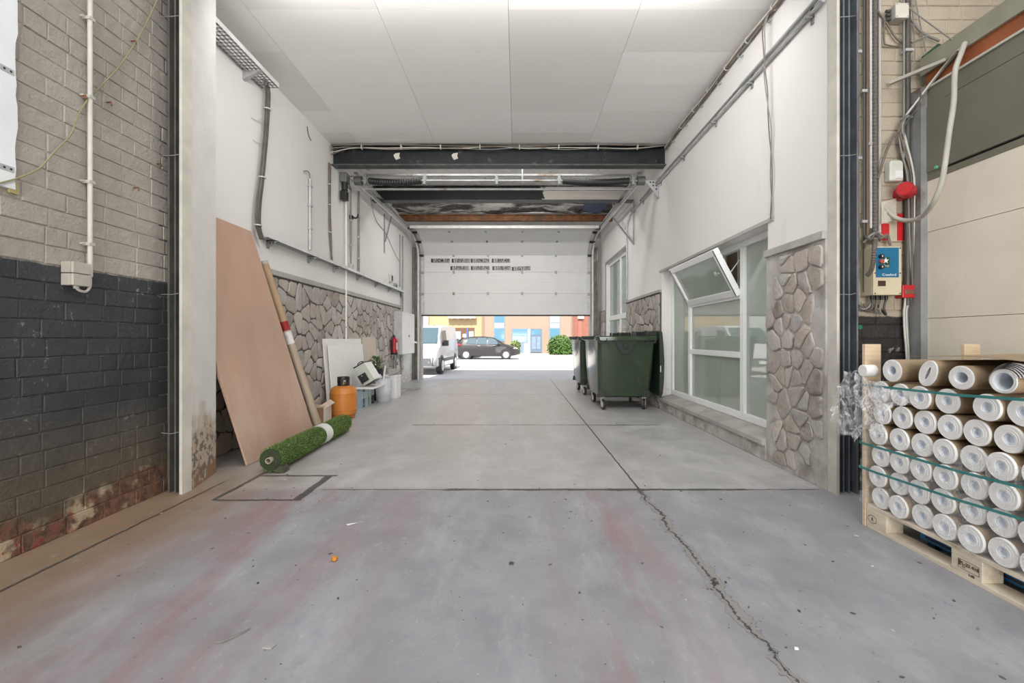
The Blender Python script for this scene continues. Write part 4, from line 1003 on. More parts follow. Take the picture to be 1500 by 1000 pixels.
single('stretch_film', fl, film_mat('flap_film', .06, .40, 5, .06), 'loose flap of clear film hanging behind the corner board', 'plastic film', 'stretch film on the pallet load', 80)
# pallet-truck fork under the load
BLUE = mat('blue_painted_steel', (.015, .16, .42), .35, .2, .15, 5, dirt=(.02, .03, .04), dirt_amt=.03)
fk = thing('pallet_truck_fork', 'blue steel fork lying under the pallet boards', 'pallet truck fork', (2.28, 1.97, 0))
MB().box(2.252, 2.33, 1.45, 2.47, .03, .085).build('fork', BLUE, fk, bevel=.012); [MB().cyl((2.256, q, .0225), (2.326, q, .0225), .022, n=14).build('roller', BLACKPL, fk, 40) for q in (2.40, 1.5)]
MB().box(2.249, 2.252, 1.45, 2.43, .05, .062).build('edge_stripe', BLACKPL, fk)
# ================================================================ things along the wall with the stones
PLY = mat('pinkish_plywood', (.50, .325, .24), .45, var=.10, vs=2.2, stretch=(1, 1, .5), bump=.05, bs=20, dirt=(.58, .43, .33), dirt_amt=.06, ds=1.2)
# leaning plywood, its upper corner behind the pillar
BL, BR, TR = V((-2.44, 3.98, .005)), V((-2.44, 5.30, .005)), V((LX + .075, 4.76, 2.31)); TL = TR + (BL - BR)
def lerp2(u, v): return BL.lerp(BR, u).lerp(TL.lerp(TR, u), v)
uc = lambda v: max(0, (3.83 - BL.lerp(TL, v).y)/(BR.y - BL.y))
poly = [BL, BR, TR, lerp2(uc(1), 1), lerp2(uc(.35), .35)]
nrm = (BR - BL).cross(TR - BR).normalized()
if nrm.x < 0: nrm = -nrm
pw_ = MB().prism(poly, -nrm*.018)
ply = single('plywood_sheet', pw_, PLY, 'tall pinkish-brown plywood sheet leaning on the stone wall beside the pillar', 'plywood sheet', None, 0, .002)
def on_ply(px, py):
    ray = V(((px-CX)/F, 1, (CY-py)/F)); o = V((0, 0, H)); return o + ray*((BL - o).dot(nrm)/ray.dot(nrm))
# cardboard carpet tube
ta, tb2 = V((-2.46, 5.44, .05)), V((LX + .055, 5.02, 2.02)); td = (tb2 - ta).normalized()
t = thing('carpet_tube', 'brown cardboard tube in clear wrap leaning beside the plywood sheet', 'tube', (ta.x, ta.y, 0))
MB().ringtube(ta, tb2, .048, .040).build('tube', mat('brown_cardboard_tube', (.40, .28, .17), .6, var=.1), t, 40)
MB().cyl(tb2 - td*.02, tb2 + td*.015, .0485, n=20).build('end_wrap', mat('grey_wrap', (.45, .42, .37), .4), t, 40)
MB().ringtube(ta + td*.05, ta + td*1.35, .0495, .0482).build('wrap', glassy('tube_film', (.70, .60, .48), .30, .25), t, 40)
f = .635; pL = ta.lerp(tb2, f)
MB().ringtube(pL - td*.055, pL + td*.055, .0500, .0484).build('red_label', mat('dark_red_label', (.30, .02, .02), .5), t, 40)
MB().ringtube(pL - td*.22, pL - td*.07, .0500, .0484).build('white_label', mat('worn_white_label', (.68, .64, .60), .6, var=.2, vs=30), t, 40)
# roll of artificial grass
ga, gb2, gr = V((-2.11, 3.76, .116)), V((-2.15, 5.46, .112)), .092
g = thing('artificial_grass_roll', 'rolled-up green artificial grass with a white tape band lying before the plywood', 'grass roll', (-2.13, 4.6, 0))
gd = (gb2 - ga).normalized(); e1 = gd.cross(V((0, 0, 1))).normalized(); e2 = e1.cross(gd)
if e2.z < 0: e2 = -e2
MB().ringtube(ga, gb2, gr, .03).build('turf_backing', mat('turf_backing', (.035, .055, .02), .9), g, 40)
sp = MB()
for k in range(3):
    rr = .042 + .016*k; sp.ringtube(ga - gd*.004, ga + gd*.02, rr + .004, rr, 24)
sp.build('rolled_layer', mat('turf_edge', (.07, .075, .05), .9), g)
MB().ringtube(ga - gd*.035, gb2, .026, .020).build('core_tube', mat('core_card', (.42, .37, .29), .7), g, 40)
MB().ringtube(ga.lerp(gb2, .555), ga.lerp(gb2, .645), gr + .014, gr + .004).build('tape_band', mat('white_tape', (.74, .73, .70), .35, var=.08, bump=.4, bs=50), g, 40)
fl = MB(); fl.prism([ga + e2*(-.05) + e1*s_*0 + e1*v_[0] + e2*v_[1] for s_ in (1,) for v_ in ((.06, .03), (.10, -.02), (.115, -.058), (.05, -.062), (.03, -.04))], gd*.10); fl.build('loose_flap', mat('turf_edge', (.07, .07, .05)), g)
gm, nt, b = new_mat('green_turf_pile'); q = NG(nt); i_ = q.island(); rp = nt.nodes.new('ShaderNodeValToRGB'); nt.links.new(i_, rp.inputs[0])
rp.color_ramp.elements[0].color = (.06, .12, .02, 1); rp.color_ramp.elements[1].color = (.26, .36, .10, 1); rp.color_ramp.elements.new(.5).color = (.12, .21, .04, 1)
nt.links.new(rp.outputs[0], b.inputs['Base Color']); b.inputs['Roughness'].default_value = .6
r_ = random.Random(9); tf = MB(); LG = (gb2 - ga).length
for k in range(15000):
    u = r_.random(); 
    if .548 < u < .652: continue
    a = r_.uniform(0, 2*pi); rad = e1*cos(a) + e2*sin(a); c = ga + gd*(u*LG) + rad*gr
    tan = (gd*r_.uniform(-1, 1) + rad.cross(gd)*r_.uniform(-1, 1)).normalized(); h_ = r_.uniform(.012, .026); tip = c + rad*h_ + tan*h_*r_.uniform(.1, .9)
    if tip.z < .003: tip.z = .003
    w_ = tan.cross(rad)*.0022
    if c.z < .003: continue
    tf.v += [c - w_, c + w_, tip]; n = len(tf.v); tf.f.append((n-3, n-2, n-1))
tf.build('turf_pile', gm, g, recalc=False)['kind'] = 'stuff'
# cardboard box
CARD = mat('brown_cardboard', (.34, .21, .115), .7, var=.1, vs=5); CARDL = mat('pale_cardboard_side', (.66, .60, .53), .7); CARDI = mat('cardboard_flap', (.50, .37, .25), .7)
bx = thing('cardboard_box', 'open brown cardboard box between the grass roll and the gas cylinder', 'cardboard box', (-2.74, 6.02, 0))
x0, x1, y0, y1, zt = -2.90, -2.60, 5.90, 6.16, .225
MB().box(x0, x1, y0, y0 + .005, 0, zt).box(x0, x1, y1 - .005, y1, 0, zt).box(x0, x0 + .005, y0, y1, 0, zt).box(x0, x1, y0, y1, 0, .006).build('body', CARD, bx)
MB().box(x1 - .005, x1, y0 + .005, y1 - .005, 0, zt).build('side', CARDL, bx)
MB().prism([(x0, y0, zt), (x1 - .01, y0, zt), (x1 - .02, y0 + .16, zt + .02), (x0, y0 + .16, zt + .012)], (0, 0, .004)).build('flap', CARDI, bx)
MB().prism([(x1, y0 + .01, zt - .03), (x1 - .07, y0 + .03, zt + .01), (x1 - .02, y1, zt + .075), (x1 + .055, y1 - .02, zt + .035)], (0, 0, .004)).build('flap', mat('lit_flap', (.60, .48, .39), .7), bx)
MB().box(x0 + .12, x1 - .1, y0 - .002, y0, zt - .05, zt - .03).build('tape', mat('brown_tape', (.42, .30, .16), .3), bx)
# gas cylinder
GO = mat('orange_cylinder_paint', (.54, .19, .035), .4, var=.09, vs=4, dirt=(.38, .14, .04), dirt_amt=0)
gc = V((-2.52, 6.38, 0)); gz = thing('gas_cylinder', 'orange gas cylinder with a black collar standing before the white boards', 'gas cylinder', gc)
MB().lathe([(.15, .0), (.158, .012), (.158, .045), (.165, .055), (.180, .075), (.184, .11), (.184, .128), (.187, .132), (.187, .142), (.184, .146), (.184, .355), (.187, .360), (.187, .372), (.184, .376), (.178, .41), (.160, .445), (.12, .468), (.06, .478), (.001, .48)], gc, 40).build('body', GO, gz, 30)
MB().box(gc.x + .05, gc.x + .14, gc.y - .168, gc.y - .14, .012, .042, Matrix.Translation(gc) @ Matrix.Rotation(R(12), 4, 'Z') @ Matrix.Translation(-gc)).build('foot_slot', BLACKPL, gz)
MB().cyl(gc + V((0, 0, .47)), gc + V((0, 0, .53)), .025, n=14).build('valve', mat('brass', (.5, .36, .14), .35, .8), gz, 40)
cb2 = MB(); cr = .085
segs = 32
for k in range(segs):
    a0, a1 = 2*pi*k/segs, 2*pi*(k+1)/segs; am = math.degrees((a0 + a1)/2)
    p_ = lambda a, rr, z: gc + V((rr*cos(a), rr*sin(a), z))
    win = any(abs((am - w0 + 180) % 360 - 180) < 17 for w0 in (245, 295, 90))
    for za, zb in (((.455, .495), (.555, .60)) if win else ((.455, .60),)):
        cb2.rings([[p_(a0, cr, za), p_(a1, cr, za), p_(a1, cr - .012, za), p_(a0, cr - .012, za)], [p_(a0, cr, zb), p_(a1, cr, zb), p_(a1, cr - .012, zb), p_(a0, cr - .012, zb)]])
cb2.build('collar', mat('dark_collar', (.025, .02, .018), .45), gz)
# boards leaning on the stones
def lean(name, label, y0, y1, h, xb, m, th=.016, grp='flat boards leaning on the stone wall', dz=0):
    xt = LX + .045; 
    return single(name, MB().prism([(xb, y0, 0), (xb, y1, 0), (xt + (xb - xt)*.0 + dz, y1, h), (xt + dz, y0, h)], (-th, 0, 0)), m, label, 'board', grp, 0, .002)
MB2 = mat('white_board', (.78, .765, .73), .5, var=.03)
lean('wall_panel', 'larger white board at the back, leaning on the stones', 6.58, 8.17, 1.15, -2.82, MB2, dz=.0)
lean('wall_panel', 'slightly smaller white board in front of the larger one', 6.66, 8.13, 1.055, -2.775, mat('white_board_front', (.82, .81, .785), .5, var=.02), dz=.045)
lean('wall_panel', 'narrow beige board leaning on the stones past the white boards', 8.26, 9.0, 1.18, -2.83, mat('beige_board', (.60, .51, .42), .6, var=.05))
# ring binders on the floor under a white shelf board
cols = [(.30, .40, .46), (.05, .06, .06), (.33, .52, .55), (.55, .62, .62), (.22, .36, .35), (.60, .64, .60), (.03, .035, .035), (.05, .10, .085)]
bw = .082
names = ['pale blue', 'black', 'light teal', 'pale grey', 'dull teal', 'off-white', 'dark grey', 'dark green']
for k in range(8):
    y = 7.28 + k*bw; c = V((-2.60, y + bw/2, 0))
    o = thing('ring_binder', f'{names[k]} ring binder, {ORD[k]} in the row on the floor', 'ring binder', c, 'ring binders in a row on the floor')
    m_ = mat('binder_' + names[k].replace(' ', '_').replace('-', '_'), cols[k], .45, var=.1)
    MB().box(-2.86, -2.58, y + .002, y + .007, 0, .315).box(-2.86, -2.58, y + bw - .007, y + bw - .002, 0, .315).box(-2.585, -2.58, y + .004, y + bw - .004, 0, .315).build('cover', m_, o, bevel=.002)
    MB().box(-2.85, -2.60, y + .012, y + bw - .012, .01, .30).build('sheets', PAPER, o)
    MB().box(-2.5798, -2.578, y + .015, y + bw - .015, .15, .26).build('spine_label', mat('spine_label', (.62, .68, .66), .5), o)
    MB().ringtube((-2.5805, y + bw/2, .05), (-2.5775, y + bw/2, .05), .014, .009, 12).build('finger_ring', STEEL, o)
single('shelf_board', MB().box(-2.72, -2.37, 7.24, 7.90, .318, .345), MB2, 'white board lying on the row of ring binders', 'board', None, 0, .004)
# small appliance tipped over on the board
ap = thing('coffee_machine', 'pale grey-green and black appliance tipped sideways on the white board', 'appliance', (-2.62, 7.40, .346))
Ma = Matrix.Translation((-2.385, 7.46, .466)) @ Matrix.Rotation(R(-31), 4, 'Y')
MB().box(-.20, 0, -.12, .22, 0, .34, Ma).build('housing', mat('appliance_grey', (.46, .49, .43), .4, var=.05), ap, bevel=.012)
MB().box(-.0, .012, -.11, .21, .01, .33, Ma).build('side_panel', WHITEPL, ap, bevel=.006)
MB().box(-.205, .003, -.125, .225, .335, .355, Ma).build('lid', BLACKPL, ap, bevel=.005)
MB().box(-.212, -.07, -.135, -.115, .045, .19, Ma).box(-.21, -.19, -.12, .2, .03, .18, Ma).build('front_opening', BLACKPL, ap, bevel=.004)
MB().tube(smoothpath([Ma @ V((-.15, 0, .355)), Ma @ V((-.14, 0, .385)), Ma @ V((-.06, 0, .385)), Ma @ V((-.05, 0, .355))]), .008, 8).build('handle', BLACKPL, ap)
MB().box(-.19, -.005, -.10, .18, -.012, .0, Ma).build('foot', BLACKPL, ap)
MB().cyl(Ma @ V((-.14, -.132, .16)), Ma @ V((-.14, -.14, .16)), .012, n=12).build('spout', GREYSTEEL, ap)
# translucent tub
TUB = glassy('cloudy_clear_plastic', (.80, .83, .86), .38, .25, 1.45)
tc = V((-2.44, 8.02, 0)); tb_ = thing('plastic_tub', 'cloudy see-through plastic tub half full of rubbish', 'plastic tub', tc)
MB().lathe([(.118, 0), (.124, .01), (.150, .40), (.158, .405), (.158, .418), (.146, .418), (.142, .40), (.116, .015), (.001, .012)], tc, 32).build('tub', TUB, tb_, 35)
MB().lathe([(.002, .016), (.108, .018), (.117, .12), (.09, .15), (.03, .16), (.001, .155)], tc, 20).build('rubbish', mat('grey_rubbish', (.22, .22, .19), .9, var=.4, vs=14, bump=1, bs=20), tb_, 60)
pp = MB(); r_ = random.Random(2)
for k in range(9):
    a = r_.uniform(0, 6.28); c = tc + V((.06*cos(a), .06*sin(a), .17 + .03*k)); q = [V((r_.uniform(-.06, .06), r_.uniform(-.05, .05), r_.uniform(-.05, .08))) for _ in range(3)]
    pp.prism([c + z_ for z_ in q], (.002, .001, .001))
pp.build('paper_scrap', PAPER, tb_)
# white crate behind the tub
wb = thing('white_crate', 'plain white box behind the clear tub', 'box', (-2.48, 8.66, 0))
MB().box(-2.66, -2.34, 8.50, 8.84, 0, .43).build('body', mat('white_box_paint', (.84, .84, .84), .5, var=.02), wb, bevel=.008)
MB().box(-2.67, -2.33, 8.49, 8.85, .41, .435).build('rim', WHITEPL, wb, bevel=.006)
MB().tube(smoothpath([(-2.52, 8.6, .438), (-2.45, 8.55, .445), (-2.40, 8.6, .455), (-2.37, 8.7, .47), (-2.36, 8.8, .50)]), .006, 6).build('loose_cord', BLACKPL, wb)
# plant in a dark pot
pc = V((-2.62, 8.24, 0)); pl = thing('potted_plant', 'small leafy green plant in a tall dark pot behind the tub', 'potted plant', pc)
MB().lathe([(.075, 0), (.08, .01), (.105, .55), (.112, .56), (.112, .58), (.095, .58), (.09, .55), (.001, .54)], pc, 24).build('pot', mat('dark_pot', (.04, .03, .045), .5), pl, 35)
lf = MB(); r_ = random.Random(6)
for k in range(260):
    a, h_ = r_.uniform(0, 6.28), r_.uniform(.56, .80); rr = r_.uniform(.02, .13)*(1 if h_ < .74 else .6); c = pc + V((rr*cos(a) - .03, rr*sin(a), h_)); d1 = V((cos(a), sin(a), r_.uniform(-.4, .8))).normalized()*r_.uniform(.05, .09); sd = d1.cross(V((0, 0, 1))).normalized()*.02
    lf.add([c, c + d1*.5 + sd, c + d1, c + d1*.5 - sd], [(0, 1, 2, 3)])
lf.build('foliage', mat('plant_green', (.10, .20, .05), .5, var=.4, vs=12), pl, recalc=False)
sb_ = MB()
for k in range(7): a = k*.9; sb_.tube([pc + V((.02*cos(a), .02*sin(a), .54)), pc + V((.05*cos(a) - .02, .05*sin(a), .66)), pc + V((.08*cos(a) - .03, .08*sin(a), .75))], .004, 5)
sb_.build('stem', mat('stem_green', (.13, .18, .06), .6), pl)
a, b_ = at(556, 552, Y=7.98), at(564.5, 535.5, Y=8.05)
st_ = thing('white_stick', 'white stick standing slantwise in the clear tub', 'stick', a)
MB().cyl(tc + V((-.03, 0, .17)), b_, .013, n=10).build('stick', WHITEPL, st_, 50); MB().ringtube(a + V((-.02, -.02, -.01)), a + V((.03, .0, .03)), .035, .02, 14).build('collar', WHITEPL, st_, 40)
# fire extinguisher
fe = thing('fire_extinguisher', 'red fire extinguisher hanging on the stone wall beside the white cabinet', 'fire extinguisher', (-2.84, 10.15, .78))
fc = V((-2.84, 10.15, 0)); ER = mat('extinguisher_red', (.42, .015, .03), .3, var=.06)
MB().lathe([(.001, .795), (.06, .795), (.075, .81), (.078, .83), (.078, 1.10), (.07, 1.135), (.045, 1.16), (.024, 1.172), (.024, 1.19), (.001, 1.19)], fc, 28).build('cylinder', ER, fe, 35)
MB().lathe([(.076, .785), (.080, .79), (.080, .83), (.076, .835)], fc, 28).build('base_ring', BLACKPL, fe, 35)
MB().box(fc.x - .02, fc.x + .02, fc.y - .05, fc.y + .03, 1.19, 1.225).tube([fc + V((0, -.03, 1.225)), fc + V((0, -.08, 1.25)), fc + V((0, -.11, 1.24))], .009, 6).build('handle', BLACKPL, fe)
MB().tube(smoothpath([fc + V((0, -.04, 1.2)), fc + V((-.02, -.11, 1.17)), fc + V((-.02, -.115, 1.0)), fc + V((-.01, -.10, .84))]), .013, 8).build('hose', BLACKPL, fe, 50)
MB().box(LX + .02, fc.x - .07, fc.y - .03, fc.y + .03, .95, 1.12).build('wall_bracket', BLACKPL, fe)
MB().box(fc.x + .055, fc.x + .0785, fc.y - .055, fc.y + .03, .90, 1.06).build('label_panel', mat('pale_label', (.62, .50, .50), .5), fe, bevel=.004)
# white wall cabinet
ec = thing('wall_cabinet', 'white metal wall cabinet beside the red extinguisher', 'cabinet', (-2.83, 11.0, .78))
MB().box(LX, -2.735, 10.42, 11.62, .77, 1.80).build('body', mat('cabinet_grey', (.50, .50, .50), .5), ec, bevel=.008)
dd = MB().box(-2.733, -2.715, 10.43, 11.61, .78, 1.79).build('door', mat('cabinet_white', (.80, .80, .80), .4, var=.02), ec, bevel=.004)
MB().cyl((-2.715, 11.0, 1.22), (-2.695, 11.0, 1.22), .03, n=14).build('lock', GREYSTEEL, dd, 40)
MB().prism([(-2.715, 11.25, 1.05), (-2.60, 11.42, 1.03), (-2.62, 11.5, 1.06), (-2.715, 11.35, 1.09)], (0, 0, .01)).build('bent_tag', WHITEPL, dd)
# valves and pipes under the cabinet
mv = thing('water_valve_set', 'pipes with round valves below the white cabinet', 'valves', (-2.86, 10.55, .30))
MB().box(LX + .05, LX + .07, 10.35, 11.1, .30, .76).build('back_board', mat('grey_board', (.45, .45, .44), .6), mv)
for yy in (10.5, 10.85): MB().cyl((-2.87, yy, .25), (-2.87, yy, .78), .018, n=10).build('pipe', GREYSTEEL, mv, 50)
for yy, zz in ((10.42, .62), (10.5, .40), (10.80, .66), (10.86, .44)):
    wv = MB().ringtube((-2.84, yy, zz), (-2.81, yy, zz), .055, .038, 16); wv.box(-2.83, -2.82, yy - .045, yy + .045, zz - .006, zz + .006); wv.box(-2.83, -2.82, yy - .006, yy + .006, zz - .045, zz + .045); wv.cyl((-2.87, yy, zz), (-2.81, yy, zz), .012, n=10)
    wv.build('valve_wheel', GREYPL, mv)
MB().tube(smoothpath([(-2.86, 10.2, .80), (-2.84, 10.3, .5), (-2.85, 10.4, .28), (-2.84, 10.6, .22)]), .012, 8).build('hose', CABLEGREY, mv, 50)
# folded metal stand on the floor
ms = thing('metal_stand', 'folded pale metal stand with splayed feet on the floor below the cabinet', 'stand', (-2.60, 9.5, 0))
SM = mat('dusty_pale_metal', (.46, .44, .40), .5, .3, .2)
def bar3(p0, p1, w, nm): MB().tube([p0, p1], w, 4).build(nm, SM, ms)
bar3((-2.62, 9.55, .02), (-2.64, 9.75, .56), .035, 'post'); bar3((-2.80, 9.3, .03), (-2.42, 9.45, .03), .035, 'foot'); bar3((-2.60, 9.52, .05), (-2.22, 9.95, .035), .034, 'foot'); bar3((-2.82, 9.5, .42), (-2.58, 9.4, .06), .022, 'brace')
MB().prism([(-2.84, 9.6, .05), (-2.66, 9.58, .04), (-2.68, 9.72, .50), (-2.84, 9.74, .48)], (0, .012, 0)).build('panel', GREYPL, ms)
single('rubber_mat', MB().prism([(-2.9, 9.15, 0), (-2.6, 9.12, 0), (-2.58, 9.4, 0), (-2.9, 9.4, 0)], (0, 0, .012)), GREYSTEEL, 'small grey mat on the floor under the folded metal stand', 'mat')

# ================================================================ brick wall beside the camera
Y_ = 2.70
cd = thing('conduit', 'white conduit running down the brick wall to the junction box', 'conduit', (LW + .03, Y_, 1.5))
MB().cyl((LW + .03, Y_, 1.53), (LW + .03, Y_, 4.7), .013, n=12).build('pipe', mat('cream_conduit', (.58, .55, .50), .5), cd, 50)
for z in (1.72, 2.10, 2.62, 3.1, 3.55): MB().box(LW - .004, LW + .045, Y_ - .018, Y_ + .018, z, z + .018).cyl((LW, Y_ - .03, z + .009), (LW + .02, Y_ - .03, z + .009), .006, n=8).build('clip', GREYPL, cd)
MB().tube(smoothpath([(LW + .03, Y_, 1.54), (LW + .032, Y_ - .005, 1.47), (LW + .04, Y_ - .04, 1.435), (LW + .045, Y_ - .085, 1.44), (LW + .045, Y_ - .105, 1.462)]), .0085, 8).build('flexible_tail', mat('cream_conduit', (.5,)*3), cd, 50)
jb = thing('junction_box', 'twin beige junction box on the dark painted bricks', 'junction box', (LW + .04, 2.62, 1.455))
JB = mat('beige_box_plastic', (.42, .395, .335), .5, var=.08)
for z0, z1 in ((1.462, 1.531), (1.535, 1.60)):
    bb_ = MB().box(LW - .002, LW + .052, 2.555, 2.662, z0, z1).build('box', JB, jb, bevel=.004); MB().box(LW + .054, LW + .072, 2.555, 2.662, z0, z1).build('lid', mat('beige_lid', (.47, .44, .385), .45), bb_, bevel=.004)
MB().cyl((LW + .045, 2.60, 1.462), (LW + .045, 2.60, 1.445), .014, n=12).build('gland', JB, jb, 40)
gw = [at(a, b, X=LW + .028) for a, b in ((240, -22), (222, 18), (203, 55), (178, 93), (150, 124), (128, 147), (113, 172), (104, 197), (80, 222), (58, 246), (28, 260), (0, 268), (-30, 276))]
cables('loose_wire', 'yellow-green wire sagging across the pale brick wall', [gw], .0042, (mat('olive_wire', (.27, .25, .13), .6),), 'wire')
nb = MB(); 
for a, b in ((192, 60), (156, 150), (118, 140), (230, 240), (196, 275)): c = at(a, b, X=LW); nb.tube([c, c + V((.03, 0, .002)), c + V((.035, .0, -.02))], .005, 6)
single('wall_nails', nb, RUST, 'rusty nails and hooks in the pale brick wall', 'nails', None, 0, 0, 'stuff')
c = at(20, 275, X=LW + .012)
single('tag', MB().box(c.x - .01, c.x + .005, c.y - .02, c.y + .02, c.z - .03, c.z + .03), mat('yellow_tag', (.42, .36, .16), .6), 'small yellow tag below the edge of the white pilaster', 'tag')
# ================================================================ service corner beside the pallet
BY = 3.34
def wpipe(name, label, px, r, m, z0, z1, yo=.02, grp='pipes in the service corner', clips=(), ribbed=False):
    x = at(px, Y=BY - yo).x
    t = thing(name, label, 'pipe', (x, BY - yo, z0), grp)
    if ribbed:
        n = int((z1 - z0)/.014); MB().rings([[V((x + rr*cos(2*pi*k/12), BY - yo + rr*sin(2*pi*k/12), z0 + (z1 - z0)*i/n)) for k in range(12)] for i in range(n + 1) for rr in ((r,) if i % 2 else (r*.74,))]).build('pipe', m, t)
    else: MB().cyl((x, BY - yo, z0), (x, BY - yo, z1), r, n=12).build('pipe', m, t, 50)
    for z in clips: MB().box(x - r - .012, x + r + .012, BY - yo - r - .003, BY, z, z + .02).build('clip', STEEL, t)
    return t
wpipe('conduit', 'thin brown pipe closest to the steel channel in the service corner', 1257, .010, CABLEBROWN, 1.7, 4.7, clips=(2.5, 3.3))
wpipe('conduit', 'dark cable pipe second from the steel channel', 1265.5, .008, CABLEDARK, 1.5, 4.7, .03, clips=(2.02, 3.0))
wpipe('conduit', 'brown steel pipe beside the ribbed hose', 1270.5, .013, mat('brown_pipe', (.14, .10, .075), .55, .2), 1.9, 4.7, .02)
wpipe('conduit', 'bright grey tube between the brown pipe and ribbed hose', 1275.5, .012, mat('silver_tube', (.5, .48, .45), .35, .4), 1.98, 4.7, .03, clips=(2.6,))
wpipe('ribbed_hose', 'dark ribbed flexible hose running down to the control box', 1281.5, .019, mat('ribbed_dark', (.13, .115, .10), .5), 1.86, 4.7, .045, ribbed=True, clips=())
rb = thing('ribbed_hose', 'short ribbed hose tail curling beside the cream control box', 'pipe', at(1275, 400, Y=3.26))
pth = smoothpath([at(1281.5, 352, Y=3.29), at(1281, 362, Y=3.17), at(1279, 385, Y=3.165), at(1275, 398, Y=3.17), at(1269, 404, Y=3.19)], 14); MB().tube(pth, [.017 if k % 2 else .012 for k in range(len(pth))], 10).build('hose', mat('ribbed_dark', (.13,)*3), rb)
wpipe('conduit', 'white square trunking on the cream bricks beside the ribbed hose', 1288.5, .009, GREYPL, 1.9, 4.7, .012)
wpipe('conduit', 'dark post-like pipe rising behind the white junction box', 1329, .020, mat('dark_pipe', (.10, .09, .08), .5, .3), 1.4, 4.7, .03, clips=(2.8, 3.3))
wpipe('conduit', 'thin grey pipe beside the dark pipe by the motion sensor', 1324, .007, CABLEGREY, 2.5, 4.7, .05)
# junction box with cables
j = at(1316, 20, Y=BY - .05)
jb2 = thing('junction_box', 'white square junction box high on the cream bricks', 'junction box', (j.x, BY - .05, j.z - .06))
MB().box(j.x - .05, j.x + .05, BY - .075, BY - .005, j.z - .055, j.z + .055).build('box', JB, jb2, bevel=.006); MB().box(j.x - .05, j.x + .05, BY - .085, BY - .077, j.z - .055, j.z + .055).build('lid', mat('cream_lid', (.66, .62, .54), .45), jb2, bevel=.004)
sc_ = MB()
for a in (-1, 1):
    for b in (-1, 1): sc_.cyl((j.x + a*.04, BY - .0855, j.z + b*.045), (j.x + a*.04, BY - .088, j.z + b*.045), .004, n=8)
sc_.build('screw', GREYSTEEL, jb2)
for k in range(3): MB().cyl((j.x - .05, BY - .04, j.z - .035 + .03*k), (j.x - .085, BY - .04, j.z - .035 + .03*k), .011, n=10).build('gland', CABLEDARK, jb2, 40)
def pth(*pts, Y=BY - .03): return [at(q[0], q[1], Y=q[2] if len(q) > 2 else Y) for q in pts]
cables('cable', 'thin cable looping below the white junction box', [pth((1306, 22), (1297, 26), (1295, 60), (1300, 66), (1318, 67), (1325, 55))], .006, (CABLEBROWN,), 'cable')
cables('cable', 'cable sagging from the ribbed hose to below the junction box', [pth((1285, 15), (1300, 36), (1312, 55), (1322, 62), (1328, 58))], .007, (CABLEBROWN,), 'cable')
cables('cable', 'long thin line crossing the cream bricks to the trunking', [pth((1318, 0, 3.3), (1345, 22, 3.25), (1372, 42, 3.15), (1392, 56, 3.05), (1412, 66, 3.0))], .0045, (CABLEGREY,), 'cable')
cables('cable', 'steep thin line dropping to the green fitting at the trunking end', [pth((1340, -5), (1346, 25), (1352, 55), (1356, 76))], .0045, (CABLEGREY,), 'cable')
cables('cable', 'wavy thin line beside the dark pipe', [pth((1334, -5), (1337, 20), (1339, 50), (1340, 80), (1338, 110))], .004, (CABLEGREY,), 'cable')
cables('cable', 'grey armoured cable end pointing to the trunking', [pth((1333, 26), (1345, 42), (1358, 52), (1376, 60))], .009, (CABLEGREY,), 'cable')
cables('cable', 'short cable branching from the armoured cable to the dark pipe', [pth((1335, 62), (1348, 57), (1359, 52))], .007, (CABLEGREY,), 'cable')
gf = at(1360, 84, Y=3.27); single('cable_gland', MB().cyl(gf + V((-.03, 0, -.02)), gf + V((.045, -.05, .03)), .032, .045, 16), mat('green_plastic', (.03, .09, .045), .5), 'dark green fitting at the end of the trunking', 'fitting', None, 40)
# bundle coming off the partition top and down the wall
bp = []
for i in range(7):
    o = V((.012*(i % 3) - .01, -.006*(i//3), .008*((i*2) % 5) - .015))
    bp.append([q + o*(1 + .6*sin(i + k)) for k, q in enumerate([at(1404, 74, Y=2.96), at(1385, 96, Y=3.1), at(1362, 125, Y=3.2), at(1343, 150, Y=3.26), at(1326, 172, Y=3.28), at(1318 + i*.6, 190, Y=3.29), at(1321 + i*1.3, 215, Y=3.29), at(1330 + i*1.0, 245, Y=3.29), at(1333 + i, 270, Y=3.29), at(1334 + i*.9, 320, Y=3.29), at(1335 + i*.7, 380, Y=3.29), at(1337 + i*.3, 418, Y=3.29)])])
cables('cable_bundle', 'bundle of grey cables running off the trunking and down past the red siren', bp, .0065, (CABLEGREY, CABLEDARK, CABLEWHITE, CABLEBROWN))
cables('cable', 'pale cable splitting from the grey bundle towards the ribbed hose', [pth((1318, 190), (1306, 205), (1297, 225), (1290, 248), (1286, 262), Y=3.28)], .009, (CABLEBROWN,), 'cable')
an = MB(); a, b = at(1303, 122, Y=3.30), at(1404, 80, Y=3.05); an.tube([a, b], .016, 4)
single('angle_bar', an, mat('dusty_bar', (.36, .34, .29), .6), 'dusty metal bar slanting from the bricks up to the trunking', 'bar')
cables('hose', 'thick pale hose hanging from the partition top and looping to the bricks', [[at(1413, 64, Y=2.93), at(1408, 78, Y=2.88), at(1399, 105, Y=2.86), at(1397, 150, Y=2.86), at(1391, 190, Y=2.87), at(1385, 235, Y=2.88), at(1379, 268, Y=2.9), at(1368, 295, Y=2.95), at(1352, 316, Y=3.08), at(1330, 323, Y=3.2), at(1310, 318, Y=3.28), at(1296, 304, Y=3.31)]], .0155, (mat('pale_grey_hose', (.45, .43, .37), .5),), 'hose', 10)
